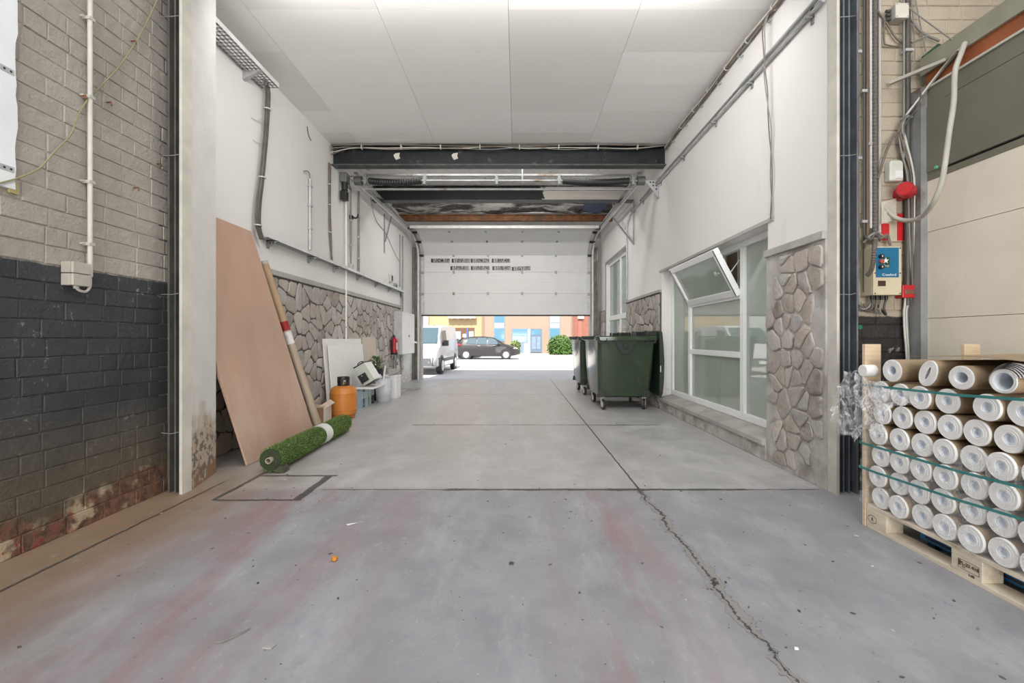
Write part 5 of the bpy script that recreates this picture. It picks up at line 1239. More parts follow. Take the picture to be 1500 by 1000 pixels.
# motion sensor, siren, sign
p_ = at(1318, 247, Y=3.26)
ps = thing('motion_sensor', 'white rounded motion sensor above the red siren', 'motion sensor', (p_.x, BY, p_.z - .08))
MB().prism([(p_.x - .05, BY, p_.z + .06), (p_.x - .05, BY, p_.z - .08), (p_.x + .052, BY, p_.z - .08), (p_.x + .052, BY, p_.z + .06), (p_.x + .035, BY, p_.z + .075), (p_.x - .035, BY, p_.z + .075)], (0, -.055, 0)).build('housing', mat('sensor_white', (.66, .66, .58), .4), ps, bevel=.014, seg=3)
MB().box(p_.x - .012, p_.x + .044, BY - .062, BY - .05, p_.z - .065, p_.z - .005).build('lens', WHITEPL, ps, bevel=.008)
p_ = at(1328, 279, Y=3.24)
rs_ = thing('alarm_siren', 'round red alarm siren on the cream bricks', 'siren', (p_.x, BY - .08, p_.z - .055))
MB().cyl((p_.x + .03, BY, p_.z), (p_.x + .03, BY - .05, p_.z), .05, n=24).build('base', RED, rs_, 40)
MB().lathe([(.001, -.075), (.045, -.072), (.052, -.06), (.052, .05), (.048, .06), (.030, .062), (.026, .054), (.001, .054)], (p_.x, BY - .10, p_.z), 28, Matrix.Rotation(R(90), 3, 'Y') @ Matrix.Rotation(R(-38), 3, 'X')).build('horn', RED, rs_, 35)
p_ = at(1308.5, 333, Y=BY - .01)
sg = thing('wall_sign', 'red and white striped sign partly behind hanging plastic', 'sign', (p_.x, BY, p_.z - .11))
MB().box(p_.x - .095, p_.x + .10, BY - .008, BY - .003, p_.z - .105, p_.z + .105).build('panel', mat('faded_sign_white', (.50, .44, .33), .6), sg)
MB().box(p_.x + .03, p_.x + .099, BY - .010, BY - .008, p_.z - .10, p_.z + .104).build('stripe', RED, sg); MB().box(p_.x - .094, p_.x - .03, BY - .010, BY - .008, p_.z - .10, p_.z + .03).build('stripe', RED, sg)
sb2 = MB()
for i in range(9):
    for j_ in range(9): u, v = i/8, j_/8; q = at(1291 + 22*u, 296 + 32*v - 6*u, Y=BY - .035 - .02*abs(mnoise.noise(V((u*3, v*3, 1))))); sb2.v.append(q)
for i in range(8):
    for j_ in range(8): k = i*9 + j_; sb2.f.append((k, k+1, k+10, k+9))
o_ = single('plastic_bag', sb2, glassy('dusty_clear_bag', (.62, .58, .50), .75, .25), 'dusty clear plastic hanging over the top of the striped sign', 'plastic', None, 60)
# control box
c0, c1 = at(1279, 432, Y=3.22), at(1320.5, 361, Y=3.22)
cbx = thing('control_box', 'cream door control box with a blue label and three buttons', 'control box', ((c0.x + c1.x)/2, 3.27, c0.z))
BX = mat('cream_box', (.58, .51, .36), .45, var=.05)
MB().box(c0.x, c1.x, 3.232, BY, c0.z, c1.z).build('box', BX, cbx, bevel=.006); lid = MB().box(c0.x, c1.x, 3.218, 3.230, c0.z, c1.z).build('lid', BX, cbx, bevel=.005)
l0, l1 = at(1283, 406, Y=3.217), at(1316.5, 362.5, Y=3.217)
bl_ = MB().box(l0.x, l1.x, 3.2155, 3.2185, l0.z, l1.z).build('blue_label', mat('label_blue', (.008, .135, .27), .4, var=.08), lid)
W_ = WHITEPL; MT = lambda x, z, y=3.2150: Matrix.Translation((x, y, z)) @ Matrix.Rotation(R(90), 4, 'X')
text_mb('Crawford', .026, MT((l0.x + l1.x)/2 + .012, l0.z + .018), .0006).build('lettering', W_, cbx)
sx, sz = at(1297.5, 386, Y=3.2150).x, at(0, 381.5, Y=3.2150).z
MB().box(sx - .024, sx + .028, 3.2145, 3.2156, sz - .05, sz + .026).build('green_patch', mat('label_green', (.012, .075, .05), .5), cbx)
stp = [V((sx + (.024 if k % 2 == 0 else .0095)*sin(k*pi/5), 3.2140, sz + (.024 if k % 2 == 0 else .0095)*cos(k*pi/5))) for k in range(10)]
MB().prism(stp, (0, -.0008, 0)).build('star', W_, cbx); text_mb('Stop', .025, MT(sx + .002, sz - .037, 3.2138), .0006).build('lettering', mat('pale_green_ink', (.55, .62, .50), .5), cbx)
for k, (yy, m_) in enumerate(((375.5, BLACKPL), (383, mat('brick_red_button', (.40, .10, .06), .45)), (391, BLACKPL))):
    q = at(1289.5, yy, Y=3.215); o_ = MB().cyl(q, q + V((0, -.02, 0)), .015, n=18).build('button', m_, cbx, 40)
    if k != 1: MB().box(q.x - .003, q.x + .003, q.y - .0212, q.y - .0198, q.z - .006, q.z + .006).build('button_mark', W_, o_)
q0, q1 = at(1286, 419, Y=3.216), at(1297, 411, Y=3.216); MB().box(q0.x, q1.x, 3.212, 3.22, q0.z, q1.z).build('window', mat('brown_window', (.07, .03, .025), .3), lid); MB().box(q0.x - .004, q1.x + .008, 3.2165, 3.219, q0.z - .004, q1.z + .004).build('window_frame', mat('pale_frame', (.66, .60, .48), .5), lid)
text_mb('111', .014, MT(l1.x - .02, l0.z - .014, 3.2172), .0006).build('lettering', W_, cbx)
ss = MB()
for x in (c0.x + .012, c1.x - .012):
    for z in (c0.z + .012, c1.z - .012, c0.z + .16): ss.cyl((x, 3.218, z), (x, 3.2155, z), .005, n=8)
ss.build('screw', BLACKPL, cbx)
for k in range(4): MB().cyl((c0.x + .04 + .035*k, 3.28, c0.z), (c0.x + .04 + .035*k, 3.28, c0.z - .03), .012, n=10).build('gland', BLACKPL, cbx, 40)
cables('cable', 'tangle of dark cables below the control box', [[(c0.x + .04 + .035*k, 3.28, c0.z - .02), (c0.x + .03 + .03*k, 3.27, c0.z - .09), (c0.x - .0 + .05*k, 3.29, c0.z - .11 - .01*k), (c0.x - .06 + .05*k, 3.30, c0.z - .06)] for k in range(4)], .008, (CABLEDARK, CABLEBROWN, CABLEGREY), 'cable')
cables('cable', 'thin grey line looping beside the steel channel below the control box', [pth((1257, 380, 3.3), (1258, 440, 3.3), (1262, 452, 3.29), (1272, 450, 3.28), (1279, 438, 3.28))], .006, (CABLEGREY,), 'cable')
cables('cable', 'cables wrapped in a knot above the control box', [pth((1268, 352), (1275, 345), (1285, 340), (1292, 345), (1302, 350), (1305, 360), Y=3.29), pth((1264, 356), (1272, 350), (1290, 349), (1300, 344), (1303, 358), Y=3.28), pth((1266, 345), (1274, 352), (1282, 344), (1290, 352), Y=3.275)], .009, (CABLEGREY, CABLEBROWN, CABLEDARK), 'cable')
# call point and cables below
r0_, r1_ = at(1322.5, 436, Y=3.27), at(1342.5, 417, Y=3.27)
cp = thing('call_point', 'small red fire call point beside the control box', 'call point', ((r0_.x + r1_.x)/2, 3.3, r0_.z))
MB().box(r0_.x, r1_.x, 3.272, BY, r0_.z, r1_.z).build('box', RED, cp, bevel=.006); MB().box(r0_.x + .018, r1_.x - .014, 3.268, 3.2725, r0_.z + .028, r1_.z - .035).build('glass', mat('call_glass', (.20, .10, .07), .25), cp, bevel=.003)
cables('cable_bundle', 'pale cables taped together dropping below the red call point', [pth((1326 + 4*k, 436), (1325 + 2*k, 448), (1324 + 1.5*k, 458), (1325 + 1.5*k, 485), (1328 + 1.2*k, 525), (1329 + 1.2*k, 600), (1329 + k, 700), Y=3.305) for k in range(4)], .007, (CABLEWHITE, CABLEGREY))
gl = at(1259, 479, Y=3.27); single('indicator_lamp', MB().cyl((gl.x, 3.30, gl.z), (gl.x, 3.262, gl.z), .017, n=18), mat('green_lens', (.02, .16, .08), .2), 'small green lens beside the steel channel low on the dark bricks', 'lamp', None, 40)
gl2 = at(1361, 245, Y=3.14); single('indicator_lamp', MB().cyl((PX_ - .01, gl2.y, gl2.z), (PX_ - .022, gl2.y, gl2.z), .011, n=14), mat('bright_green_lens', (.12, .50, .28), .2), 'tiny bright green indicator on the grey panel of the partition', 'lamp', None, 40)

# ================================================================ bits on the floor
def bit(name, label, px, py, m, pts, h, cat, grp=None):
    c = at(px, py, Z=0); return single(name, MB().prism([c + V((a, b, .0015)) for a, b in pts], (.001, 0, h)), m, label, cat, grp)
bit('paper_scrap', 'white triangular paper scrap on the concrete before the inspection cover', 518, 768, PAPER, ((-.045, .0), (.035, .03), (.05, .045), (-.03, -.02)), .002, 'paper scrap')
oc = at(490, 821, Z=0); single('orange_peel', MB().lathe([(.001, .001), (.012, .002), (.017, .010), (.014, .019), (.006, .024), (.001, .023)], oc, 12), mat('orange_bit', (.55, .22, .02), .6, var=.3, vs=80), 'small orange lump on the bare concrete', 'litter', None, 50)
bit('leaf', 'long curled grey leaf on the concrete close to the camera', 341, 933, mat('grey_leaf', (.24, .23, .22), .8), ((-.045, -.035), (-.01, -.01), (.04, .045), (.03, .02), (-.02, -.035)), .006, 'leaf')
bit('leaf', 'small pale crumpled leaf beside the long grey one', 393, 948, mat('pale_leaf', (.36, .35, .34), .8), ((-.02, -.01), (.0, .015), (.025, .008), (.018, -.014)), .006, 'leaf')
bit('pebble', 'dark flat pebble on the concrete in the middle', 749, 826, mat('dark_pebble', (.07, .07, .075), .7), ((-.012, -.008), (-.012, .008), (.0, .012), (.013, .006), (.011, -.009)), .006, 'pebble')
bit('pebble', 'white chip beside the wide floor crack', 1166, 951, PAPER, ((-.008, -.004), (-.004, .006), (.008, .004), (.006, -.006)), .005, 'pebble')
gritm, nt_, b_ = new_mat('grit'); q_ = NG(nt_); rp_ = nt_.nodes.new('ShaderNodeValToRGB'); nt_.links.new(q_.island(), rp_.inputs[0]); nt_.links.new(rp_.outputs[0], b_.inputs['Base Color'])
rp_.color_ramp.elements[0].color = (.06, .055, .05, 1); rp_.color_ramp.elements[1].color = (.62, .60, .57, 1); rp_.color_ramp.elements.new(.55).color = (.17, .155, .14, 1); rp_.color_ramp.elements.new(.8).color = (.30, .27, .24, 1)
gr_ = MB(); r_ = random.Random(21)
for k in range(1100):
    if k < 700: x, y = r_.uniform(-2.4, 2.2), 1.4 + 2.2*r_.random()
    elif k < 900: x, y = r_.uniform(-2.3, 2.3), r_.uniform(3.4, 11)
    elif k < 980: x, y = r_.uniform(-2.1, -1.4), r_.uniform(3.1, 3.8)
    else: x, y = .93 + r_.uniform(-.09, .09), r_.uniform(1.5, 3.5)
    s_ = r_.uniform(.0012, .0045) if r_.random() < .85 else r_.uniform(.005, .011); a = r_.uniform(0, 6.28)
    gr_.prism([(x + s_*cos(a), y + s_*sin(a), .001), (x + s_*.6*cos(a + 1.7), y + s_*.6*sin(a + 1.7), .001), (x + s_*cos(a + 3.2), y + s_*sin(a + 3.2), .001), (x + s_*.5*cos(a + 4.6), y + s_*.5*sin(a + 4.6), .001)], (0, 0, s_*.3))
single('floor_grit', gr_, gritm, 'fine grit and crumbs scattered over the concrete floor', 'grit', None, 0, 0, 'stuff')
for k, (px, py) in enumerate(((1112, 880), (600, 770))): pass
# ================================================================ street
CARGL = glassy('car_glass', (.05, .09, .11), .85, .03, 1.6)
RIM = mat('alloy_rim', (.50, .50, .50), .35, .5)
def wheel(t, c, r, w, ax):
    M = Matrix.Rotation(R(90), 3, 'Y') if ax == 'X' else Matrix.Rotation(R(90), 3, 'X')
    o = MB().lathe([(r*.6, -w/2), (r*.93, -w/2), (r, -w*.36), (r, w*.36), (r*.93, w/2), (r*.6, w/2)], c, 24, M).build('wheel', TYRE, t, 30)
    MB().lathe([(.01, -w*.46), (r*.2, -w*.5), (r*.3, -w*.42), (r*.62, -w*.44), (r*.64, 0), (r*.62, w*.44), (r*.3, w*.42), (r*.2, w*.5), (.01, w*.46)], c, 20, M).build('rim', RIM, o, 30)
def make_car(name, label, L, W, G, side, belt_w, paint, length_axis, loc, rotz, wheels, rad, glass_side, wind, extra, group=None):
    """side: (s, z_bottom, z_top, half-width factor low, half-width factor high) stations along the length; built in local coords: +X is forward"""
    t = thing(name, label, 'car', loc, group, (0, 0, rotz))
    def build(mb, nm, m, parent=None, smooth=40, bevel=0): return mb.build(nm, m, parent or t, smooth, bevel, local=True)
    rs = []
    for (s, zb, zt, zbelt, ww, wt) in side:
        hw = W/2*ww; ht = W/2*wt
        zb2 = zb + .06
        rs.append([V((s, -hw*.9, zb)), V((s, -hw, zb2)), V((s, -hw, (zb2+zbelt)/2)), V((s, -hw*.985, zbelt)), V((s, -ht - .02*W, zbelt + (zt-zbelt)*.55)), V((s, -ht, zt - .03)), V((s, -ht*.8, zt)),
                   V((s, ht*.8, zt)), V((s, ht, zt - .03)), V((s, ht + .02*W, zbelt + (zt-zbelt)*.55)), V((s, hw*.985, zbelt)), V((s, hw, (zb2+zbelt)/2)), V((s, hw, zb2)), V((s, hw*.9, zb))])
    body = build(MB().rings(rs), 'body', paint)
    for wx in wheels:
        for sy in (-1, 1):
            c = V((wx, sy*(W/2 - .11), rad))
            M = Matrix.Rotation(R(90), 3, 'X')
            build(MB().lathe([(.02, -.012), (rad*1.17, -.012), (rad*1.17, .012), (.02, .012)], c + V((0, sy*.105, .02)), 24, M), 'wheel_arch', BLACKPL)
            o = MB().lathe([(rad*.6, -.09), (rad*.93, -.10), (rad, -.07), (rad, .07), (rad*.93, .10), (rad*.6, .09)], c + V((0, sy*.04, 0)), 24, M).build('wheel', TYRE, t, 30, local=True)
            MB().lathe([(.01, -.10), (rad*.22, -.115), (rad*.3, -.098), (rad*.62, -.108), (rad*.66, 0), (rad*.62, .108), (rad*.3, .098), (rad*.22, .115), (.01, .10)], c + V((0, sy*.04, 0)), 20, M).build('rim', RIM, o, 30, local=True)
    for nm, m, pts, th in extra:
        build(MB().prism(pts, th), nm, m, None, 0)
    return t
ZG = -.17
DARK = mat('dark_aubergine_car_paint', (.024, .021, .022), .32, .0, .05, coat=.25)
# dark hatchback, side on, heading along +X (glass panels sit on the tumblehome)
W = 1.76; hw = W/2
st = [(-2.05, .38, .62, .60, .80, .70), (-2.0, .30, .98, .85, .93, .72), (-1.86, .24, 1.12, .93, .98, .74), (-1.45, .22, 1.40, .96, 1, .70), (-.9, .2, 1.47, .95, 1, .71), (-.2, .2, 1.48, .93, 1, .71), (.35, .2, 1.42, .91, 1, .70), (.9, .2, 1.12, .90, 1, .74), (1.2, .22, .98, .88, .99, .80), (1.7, .24, .86, .78, .95, .80), (2.0, .3, .70, .66, .86, .74), (2.08, .36, .58, .56, .76, .66)]
def gl(sx, pts, off=.012):
    out = []
    for x, z in pts:
        f = (z - .92)/(1.46 - .92); y = hw*.985 + (hw*.71 - hw*.985)*max(0, min(1, f))
        out.append((x, sx*(y + off), z))
    return out
ex = []
for s in (-1, 1):
    ex += [('side_window', CARGL, gl(s, [(-.62, .98), (.02, .97), (.02, 1.38), (-.55, 1.385)]), (0, s*.012, 0)), ('side_window', CARGL, gl(s, [(.10, .97), (.92, .955), (.45, 1.33), (.10, 1.38)]), (0, s*.012, 0)), ('side_window', CARGL, gl(s, [(-1.30, 1.02), (-.70, .985), (-.63, 1.37), (-1.15, 1.33)]), (0, s*.012, 0)),
           ('tail_light', RED, [(-2.02, s*.84, .86), (-1.62, s*.885, .90), (-1.66, s*.88, 1.0), (-1.98, s*.78, 1.02)], (0, s*.02, 0)), ('headlight', WHITEPL, [(1.72, s*.80, .70), (2.0, s*.72, .62), (1.97, s*.71, .72), (1.74, s*.78, .78)], (0, s*.025, .0)),
           ('sill', BLACKPL, [(-.95, s*.885, .24), (.95, s*.885, .24), (.95, s*.885, .33), (-.95, s*.885, .33)], (0, s*.012, 0)), ('mirror', DARK, [(.72, s*.88, .98), (.90, s*.88, .97), (.88, s*.88, 1.09), (.74, s*.88, 1.1)], (0, s*.16, 0)), ('door_handle', STEEL, [(-.55, s*.883, .86), (-.38, s*.883, .86), (-.38, s*.883, .885), (-.55, s*.883, .885)], (0, s*.02, 0))]
ex += [('windscreen', CARGL, [(.42, -.55, 1.425), (.95, -.60, 1.13), (.95, .60, 1.13), (.42, .55, 1.425)], (.012, 0, .02)), ('rear_window', CARGL, [(-1.50, -.55, 1.40), (-1.86, -.55, 1.14), (-1.86, .55, 1.14), (-1.50, .55, 1.40)], (-.012, 0, .02))]
make_car('hatchback_car', 'dark hatchback with a red tail light on the sunlit street', 4.1, W, 0, st, 0, DARK, 'X', (-1.98, 28.8, ZG), 0, (-1.28, 1.25), .31, None, None, ex)
# second dark car half hidden behind the van
DK2 = mat('dark_blue_car_paint', (.025, .032, .045), .28, .2, .05, coat=.5)
st2 = [(s_, zb, zt*.93, zbl*.95, ww, wt) for s_, zb, zt, zbl, ww, wt in st]
ex2 = [(n_, DK2 if m_ is DARK else m_, [(a, b, c*.94) for a, b, c in p_], th) for n_, m_, p_, th in ex]
make_car('hatchback_car', 'dark blue car parked behind the white van, its nose past the hatchback', 4.1, W, 0, st2, 0, DK2, 'X', (-4.75, 31.0, ZG), 0, (-1.28, 1.25), .30, None, None, ex2)
# white van facing the doorway: +X local is forward
VW = mat('white_van_paint', (.62, .62, .62), .3, 0, .02, coat=.5); GB = mat('grey_bumper', (.11, .115, .12), .6)
Wv = 1.78; hv = Wv/2
sv = [(-2.15, .35, 1.78, .95, .95, .84), (-2.05, .28, 1.84, .95, 1, .86), (-1.0, .24, 1.86, .95, 1, .87), (.2, .24, 1.85, .95, 1, .86), (.75, .24, 1.80, .95, 1, .83), (1.12, .24, 1.45, .98, 1, .84), (1.45, .26, 1.10, .98, .99, .86), (1.8, .28, 1.0, .90, .96, .84), (2.08, .32, .86, .78, .88, .80), (2.16, .38, .68, .62, .80, .74)]
def gv(s, pts):
    return [(x, s*(hv*.985 + (hv*.86 - hv*.985)*max(0, min(1, (z - .98)/.85)) + .012), z) for x, z in pts]
exv = [('windscreen', CARGL, [(.80, -.66, 1.735), (1.42, -.74, 1.135), (1.42, .74, 1.135), (.80, .66, 1.735)], (.014, 0, .016)), ('bumper', GB, [(2.17, -.72, .34), (2.17, .72, .34), (2.20, .68, .62), (2.20, -.68, .62)], (-.12, 0, .0)), ('grille', BLACKPL, [(2.125, -.5, .70), (2.125, .5, .70), (2.06, .5, .84), (2.06, -.5, .84)], (.02, 0, 0)), ('number_plate', WHITEPL, [(2.205, -.26, .42), (2.205, .26, .42), (2.205, .26, .53), (2.205, -.26, .53)], (.012, 0, 0))]
for s in (-1, 1):
    exv += [('side_window', CARGL, gv(s, [(.30, 1.06), (1.30, 1.05), (.86, 1.62), (.30, 1.66)]), (0, s*.014, 0)), ('headlight', WHITEPL, [(2.02, s*.66, .74), (1.78, s*.84, .76), (1.66, s*.855, .98), (1.86, s*.70, .96)], (.03, s*.03, .01)), ('bumper_corner', GB, [(2.17, s*.70, .34), (1.55, s*.895, .34), (1.55, s*.895, .62), (2.14, s*.72, .64)], (.02, s*.02, 0)),
            ('fog_lamp', WHITEPL, [(2.16, s*.60, .46), (2.10, s*.72, .46), (2.10, s*.72, .56), (2.16, s*.60, .56)], (.03, 0, 0)), ('side_moulding', GB, [(-1.0, s*.888, .46), (.90, s*.888, .46), (.90, s*.888, .58), (-1.0, s*.888, .58)], (0, s*.02, 0)), ('mirror', BLACKPL, [(.98, s*.90, 1.05), (1.16, s*.90, 1.05), (1.16, s*.90, 1.26), (.98, s*.90, 1.26)], (0, s*.18, 0))]
make_car('delivery_van', 'white van parked beside the doorway with its nose towards it', 4.3, Wv, 0, sv, 0, VW, 'X', (-3.66, 17.85, ZG), R(-92.5), (-1.32, 1.30), .32, None, None, exv)
# buildings across the road
BYF = 36.0
TAN = mat('tan_render', (.27, .20, .15), .8, var=.04, vs=1); YEL = mat('yellow_render', (.36, .26, .145), .8, var=.04, vs=1); BRK = mat('red_brick_front', (.22, .085, .06), .8, var=.12, vs=5)
BGL = glassy('blue_window_glass', (.10, .22, .30), .9, .08, 1.6); BFR = mat('blue_grey_window_frame', (.16, .21, .26), .5); PGL = mat('pale_blue_panel', (.28, .33, .35), .4)
def fx(px): return at(px, Y=BYF).x
def fz(py): return at(758, py, Y=BYF).z
tn = thing('office_building', 'tan rendered building with tall narrow windows and a blue door', 'building', ((fx(707) + fx(838))/2, BYF, ZG), 'buildings across the street')
MB().box(fx(706), fx(838), BYF, BYF + 9, ZG, 9.5).build('wall', TAN, tn)
for k, (a, b) in enumerate(((724.5, 738.5), (805.5, 819.5))):
    o = MB().box(fx(a) - .05, fx(b) + .05, BYF - .05, BYF, fz(500), 8.5).build('window', BFR, tn)
    MB().box(fx(a), fx(b), BYF - .06, BYF - .045, fz(499), fz(481.5)).build('pane', BGL, o); MB().box(fx(a), fx(b), BYF - .06, BYF - .045, fz(480.5), fz(473)).build('pane', PGL, o); MB().box(fx(a), fx(b), BYF - .06, BYF - .045, fz(472), 8.4).build('pane', PGL if k else BGL, o)
o = MB().box(fx(750), fx(777.5), BYF - .06, BYF, fz(520), fz(481)).build('shop_window', BFR, tn)
MB().box(fx(751), fx(772), BYF - .07, BYF - .055, fz(491), fz(482.2)).build('pane', BGL, o); MB().box(fx(751), fx(772), BYF - .07, BYF - .055, fz(501), fz(491.8)).build('pane', BGL, o); MB().box(fx(773), fx(776.5), BYF - .07, BYF - .055, fz(519), fz(482)).build('pane', PGL, o)
o = MB().box(fx(777), fx(793.5), BYF - .05, BYF + .0, fz(516), fz(481.5)).build('door', mat('blue_grey_door', (.11, .15, .20), .4), tn); MB().box(fx(779), fx(785), BYF - .06, BYF - .045, fz(511), fz(493)).box(fx(786.5), fx(791.5), BYF - .06, BYF - .045, fz(511), fz(493)).build('door_panel', mat('door_panel_blue', (.17, .22, .28), .4), o); MB().box(fx(778.5), fx(792), BYF - .06, BYF - .045, fz(490), fz(483)).build('pane', BGL, o)
MB().box(fx(749), fx(793), BYF - .5, BYF, ZG, ZG + .14).build('step', mat('step_stone', (.35, .35, .36), .8), tn); MB().box(fx(706.5), fx(709), BYF - .1, BYF, ZG, 9.4).build('downpipe', mat('brown_downpipe', (.22, .15, .11), .6), tn); MB().box(fx(837), fx(838.4), BYF - .1, BYF, ZG, 9.4).build('downpipe', mat('brown_downpipe', (.2,)*3), tn)
yb = thing('shop_building', 'yellow rendered building with an arched doorway and a brown shopfront', 'building', ((fx(560) + fx(706))/2, BYF, ZG), 'buildings across the street')
MB().box(fx(520), fx(705.8), BYF + .02, BYF + 9, ZG, 8.6).build('wall', YEL, yb)
ar = [(fx(625), fz(520))] + [(fx(636) - (fx(646) - fx(626))/2*cos(a), fz(482) + (fz(476) - fz(482))*sin(a)) for a in [R(10*k) for k in range(19)]] + [(fx(646), fz(520))]
MB().prism([(x, BYF - .03, z) for x, z in ar], (0, .05, 0)).build('arched_doorway', mat('warm_brown_wood', (.18, .075, .03), .6), yb)
arc = [(fx(636) + rr*(fx(646) - fx(626))/2*cos(a), fz(482) + rr*(fz(476) - fz(482))*sin(a)) for rr in (1.05, 1.22) for a in ([R(10*k) for k in range(19)] if rr < 1.1 else [R(180 - 10*k) for k in range(19)])]
MB().prism([(x, BYF - .05, z) for x, z in arc], (0, .07, 0)).build('arch_moulding', mat('pale_yellow', (.42, .33, .21), .8), yb)
o = MB().box(fx(662), fx(695), BYF - .02, BYF + .03, fz(520), fz(480)).build('shopfront', mat('dark_brown_frame', (.12, .06, .035), .5), yb)
for a, b, m_ in ((664, 675, PGL), (678, 683, WHITEPL), (687, 694, PGL)): MB().box(fx(a), fx(b), BYF - .035, BYF - .015, fz(508), fz(485 if m_ is not WHITEPL else 489)).build('pane', m_, o)
MB().box(fx(683.5), fx(685.5), BYF - .04, BYF - .01, fz(510), fz(480)).build('post', mat('blue_post', (.06, .10, .28), .5), o)
MB().box(fx(657), fx(698), BYF - .35, BYF + .02, fz(466.5), fz(462)).build('awning_box', mat('cream_sign', (.36, .31, .25), .6), yb)
for k in range(4): MB().cyl((fx(663 + 9*k), BYF - .3, fz(467.5)), (fx(663 + 9*k), BYF - .3, fz(466.3)), .06, n=10).build('lamp', GREYSTEEL, yb)
MB().box(fx(619), fx(628), BYF - .2, BYF + .02, ZG, 8.5).build('pale_pier', mat('pale_pier', (.45, .41, .35), .8), yb)
bk = thing('brick_building', 'red brick building beside the tan one with a white lamp', 'building', (fx(860), BYF, ZG), 'buildings across the street')
MB().box(fx(838.6), fx(930), BYF + .03, BYF + 9, ZG, 8).build('wall', BRK, bk); MB().box(fx(846.5), fx(855), BYF - .1, BYF + .03, fz(466.5), fz(459)).build('lamp_box', WHITEPL, bk); MB().box(fx(847), fx(852), BYF - .02, BYF + .03, fz(520), fz(470)).build('door', mat('dull_red_door', (.30, .10, .07), .6), bk)
# bollard and bushes
bo = thing('bollard', 'short white bollard in front of the shop window across the street', 'bollard', (at(770, Y=33).x, 33, -.06))
MB().cyl((at(770, Y=33).x, 33, -.06), (at(770, Y=33).x, 33, at(770, 503, Y=33).z), .125, n=18).build('post', WHITEPL, bo, 40); MB().cyl((at(770, Y=33).x, 33, at(770, 503, Y=33).z), (at(770, Y=33).x, 33, at(770, 502.6, Y=33).z), .11, n=18).build('cap', GREYPL, bo, 40)
def bush(label, x0, x1, y, d, h, seed, n, m):
    r_ = random.Random(seed); t = thing('bush', label, 'bush', ((x0+x1)/2, y, -.06), 'bushes across the street'); mb = MB(); cx = (x0+x1)/2
    for k in range(n):
        a, b = r_.uniform(0, 2*pi), r_.random(); q = r_.uniform(.75, 1.02)
        z = b; rr = (1 - max(0, (b - .55)/.45)**2)**.5
        c = V((cx + (x1-x0)/2*q*rr*cos(a)*(.95 + .1*sin(a*5 + seed)), y + d/2*q*rr*sin(a), -.06 + h*z*(.9 + .12*sin(a*3 + seed)) + .02)); v1 = V((r_.uniform(-1, 1), r_.uniform(-1, 1), r_.uniform(-.3, 1))).normalized()*r_.uniform(.09, .17); v2 = v1.orthogonal().normalized()*.045
        mb.add([c, c + v1*.5 + v2, c + v1, c + v1*.5 - v2], [(0, 1, 2, 3)])
    mb.build('foliage', m, t, recalc=False)
    cr = MB(); 
    for k in range(5): xx = x0 + (x1-x0)*(k + .5)/5; cr.cyl((xx, y, -.06), (xx + .1, y, h*.7), .03, n=6)
    cr.build('stem', mat('bush_stem', (.10, .07, .045), .8), t)
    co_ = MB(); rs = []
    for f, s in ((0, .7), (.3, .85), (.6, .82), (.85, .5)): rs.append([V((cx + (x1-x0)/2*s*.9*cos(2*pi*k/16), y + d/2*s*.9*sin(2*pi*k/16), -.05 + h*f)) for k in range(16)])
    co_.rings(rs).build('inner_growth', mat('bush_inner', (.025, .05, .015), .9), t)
    return t
BUSHM = mat('bush_leaves', (.075, .145, .03), .5, var=.5, vs=4); BUSHL = mat('light_bush_leaves', (.15, .20, .05), .5, var=.4, vs=4)
bush('dense green hedge bush beside the tall window of the tan building', at(802, Y=33.6).x, at(841, Y=33.6).x, 33.6, 1.3, 1.42, 3, 2600, BUSHM)
bush('small light green shrub behind the hatchback nose', at(746, Y=34).x, at(762, Y=34).x, 34, .9, 1.05, 8, 800, BUSHL)
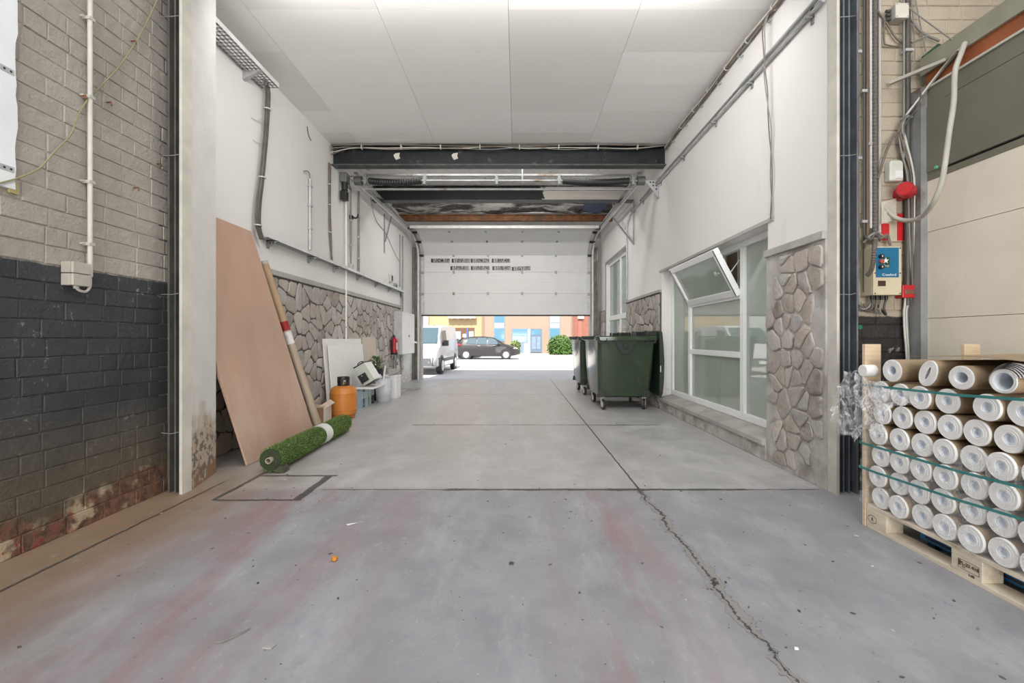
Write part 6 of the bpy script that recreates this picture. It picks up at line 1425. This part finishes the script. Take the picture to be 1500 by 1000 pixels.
# ================================================================ light, sky, camera
def area(name, loc, rot, sx, sy, power, col=(1, 1, 1)):
    l = bpy.data.lights.new(name, 'AREA'); l.shape = 'RECTANGLE'; l.size = sx; l.size_y = sy; l.energy = power; l.color = col
    o = bpy.data.objects.new(name, l); C.objects.link(o); o.location = loc; o.rotation_euler = rot; o['kind'] = 'helper'
    return o
area('rooflight_daylight', (0.2, -.6, 5.7), (0, 0, 0), 4.5, 5.5, 145, (.86, .92, 1))
area('rear_fill_light', (.2, -8.6, 1.45), (R(92), 0, 0), 6.8, 2.8, 570, (1, .99, .975))  # added fill behind the camera, facing forward; no doorway stands there
area('passage_fill_light', (-.2, 3.66, 4.16), (R(58), 0, 0), 4.0, .25, 48, (1, .985, .965))  # added strip just above the view to brighten the passage, not a fitting
area('beam_fill_light', (-.3, 7.24, 4.18), (R(30), 0, 0), 3.2, .12, 14, (1, .985, .965))  # added fill hidden behind the first beam to lift the deep passage
area('beam_fill_light', (-.3, 9.3, 4.15), (R(25), 0, 0), 3.0, .12, 40, (1, .985, .965))  # second added fill, hidden behind the next beam to brighten the door end
area('office_fill_light', (4.6, 7.5, 3.5), (0, 0, 0), 1.5, 5, 60, (.97, 1, .95))  # added fill to brighten the room behind the window glass
sun = bpy.data.lights.new('sun', 'SUN'); sun.energy = 7.2; sun.angle = R(.6); sun.color = (1, .96, .9)
so = bpy.data.objects.new('sun', sun); C.objects.link(so); so.rotation_euler = V((.05, .56, -.83)).to_track_quat('-Z', 'Y').to_euler(); so['kind'] = 'helper'
w_ = bpy.data.worlds.new('sky'); bpy.context.scene.world = w_; w_.use_nodes = True; nt = w_.node_tree
bg = nt.nodes['Background']; sk = nt.nodes.new('ShaderNodeTexSky'); sk.sky_type = 'NISHITA'; sk.sun_disc = False; sk.sun_elevation = R(55); sk.sun_rotation = R(180)
hs = nt.nodes.new('ShaderNodeHueSaturation'); hs.inputs['Saturation'].default_value = .35; nt.links.new(sk.outputs[0], hs.inputs['Color']); nt.links.new(hs.outputs[0], bg.inputs[0]); bg.inputs[1].default_value = .24
cam = bpy.data.cameras.new('camera'); cam.sensor_width = 36; cam.lens = F/1500*36; cam.clip_end = 300; cam.clip_start = .05
cam.shift_x = (750 - CX)/1500; cam.shift_y = (CY - 500)/1500
co = bpy.data.objects.new('camera', cam); C.objects.link(co); co.location = (0, 0, H); co.rotation_euler = (R(90), 0, 0)
sc = bpy.context.scene; sc.camera = co
sc.view_settings.view_transform = 'Standard'; sc.view_settings.look = 'None'; sc.view_settings.gamma = 1; sc.view_settings.exposure = .62
sc.view_settings.use_curve_mapping = False
sc.cycles.max_bounces = 10; sc.cycles.diffuse_bounces = 6; sc.cycles.transparent_max_bounces = 16
sc.cycles.use_denoising = True; sc.cycles.sample_clamp_indirect = 8
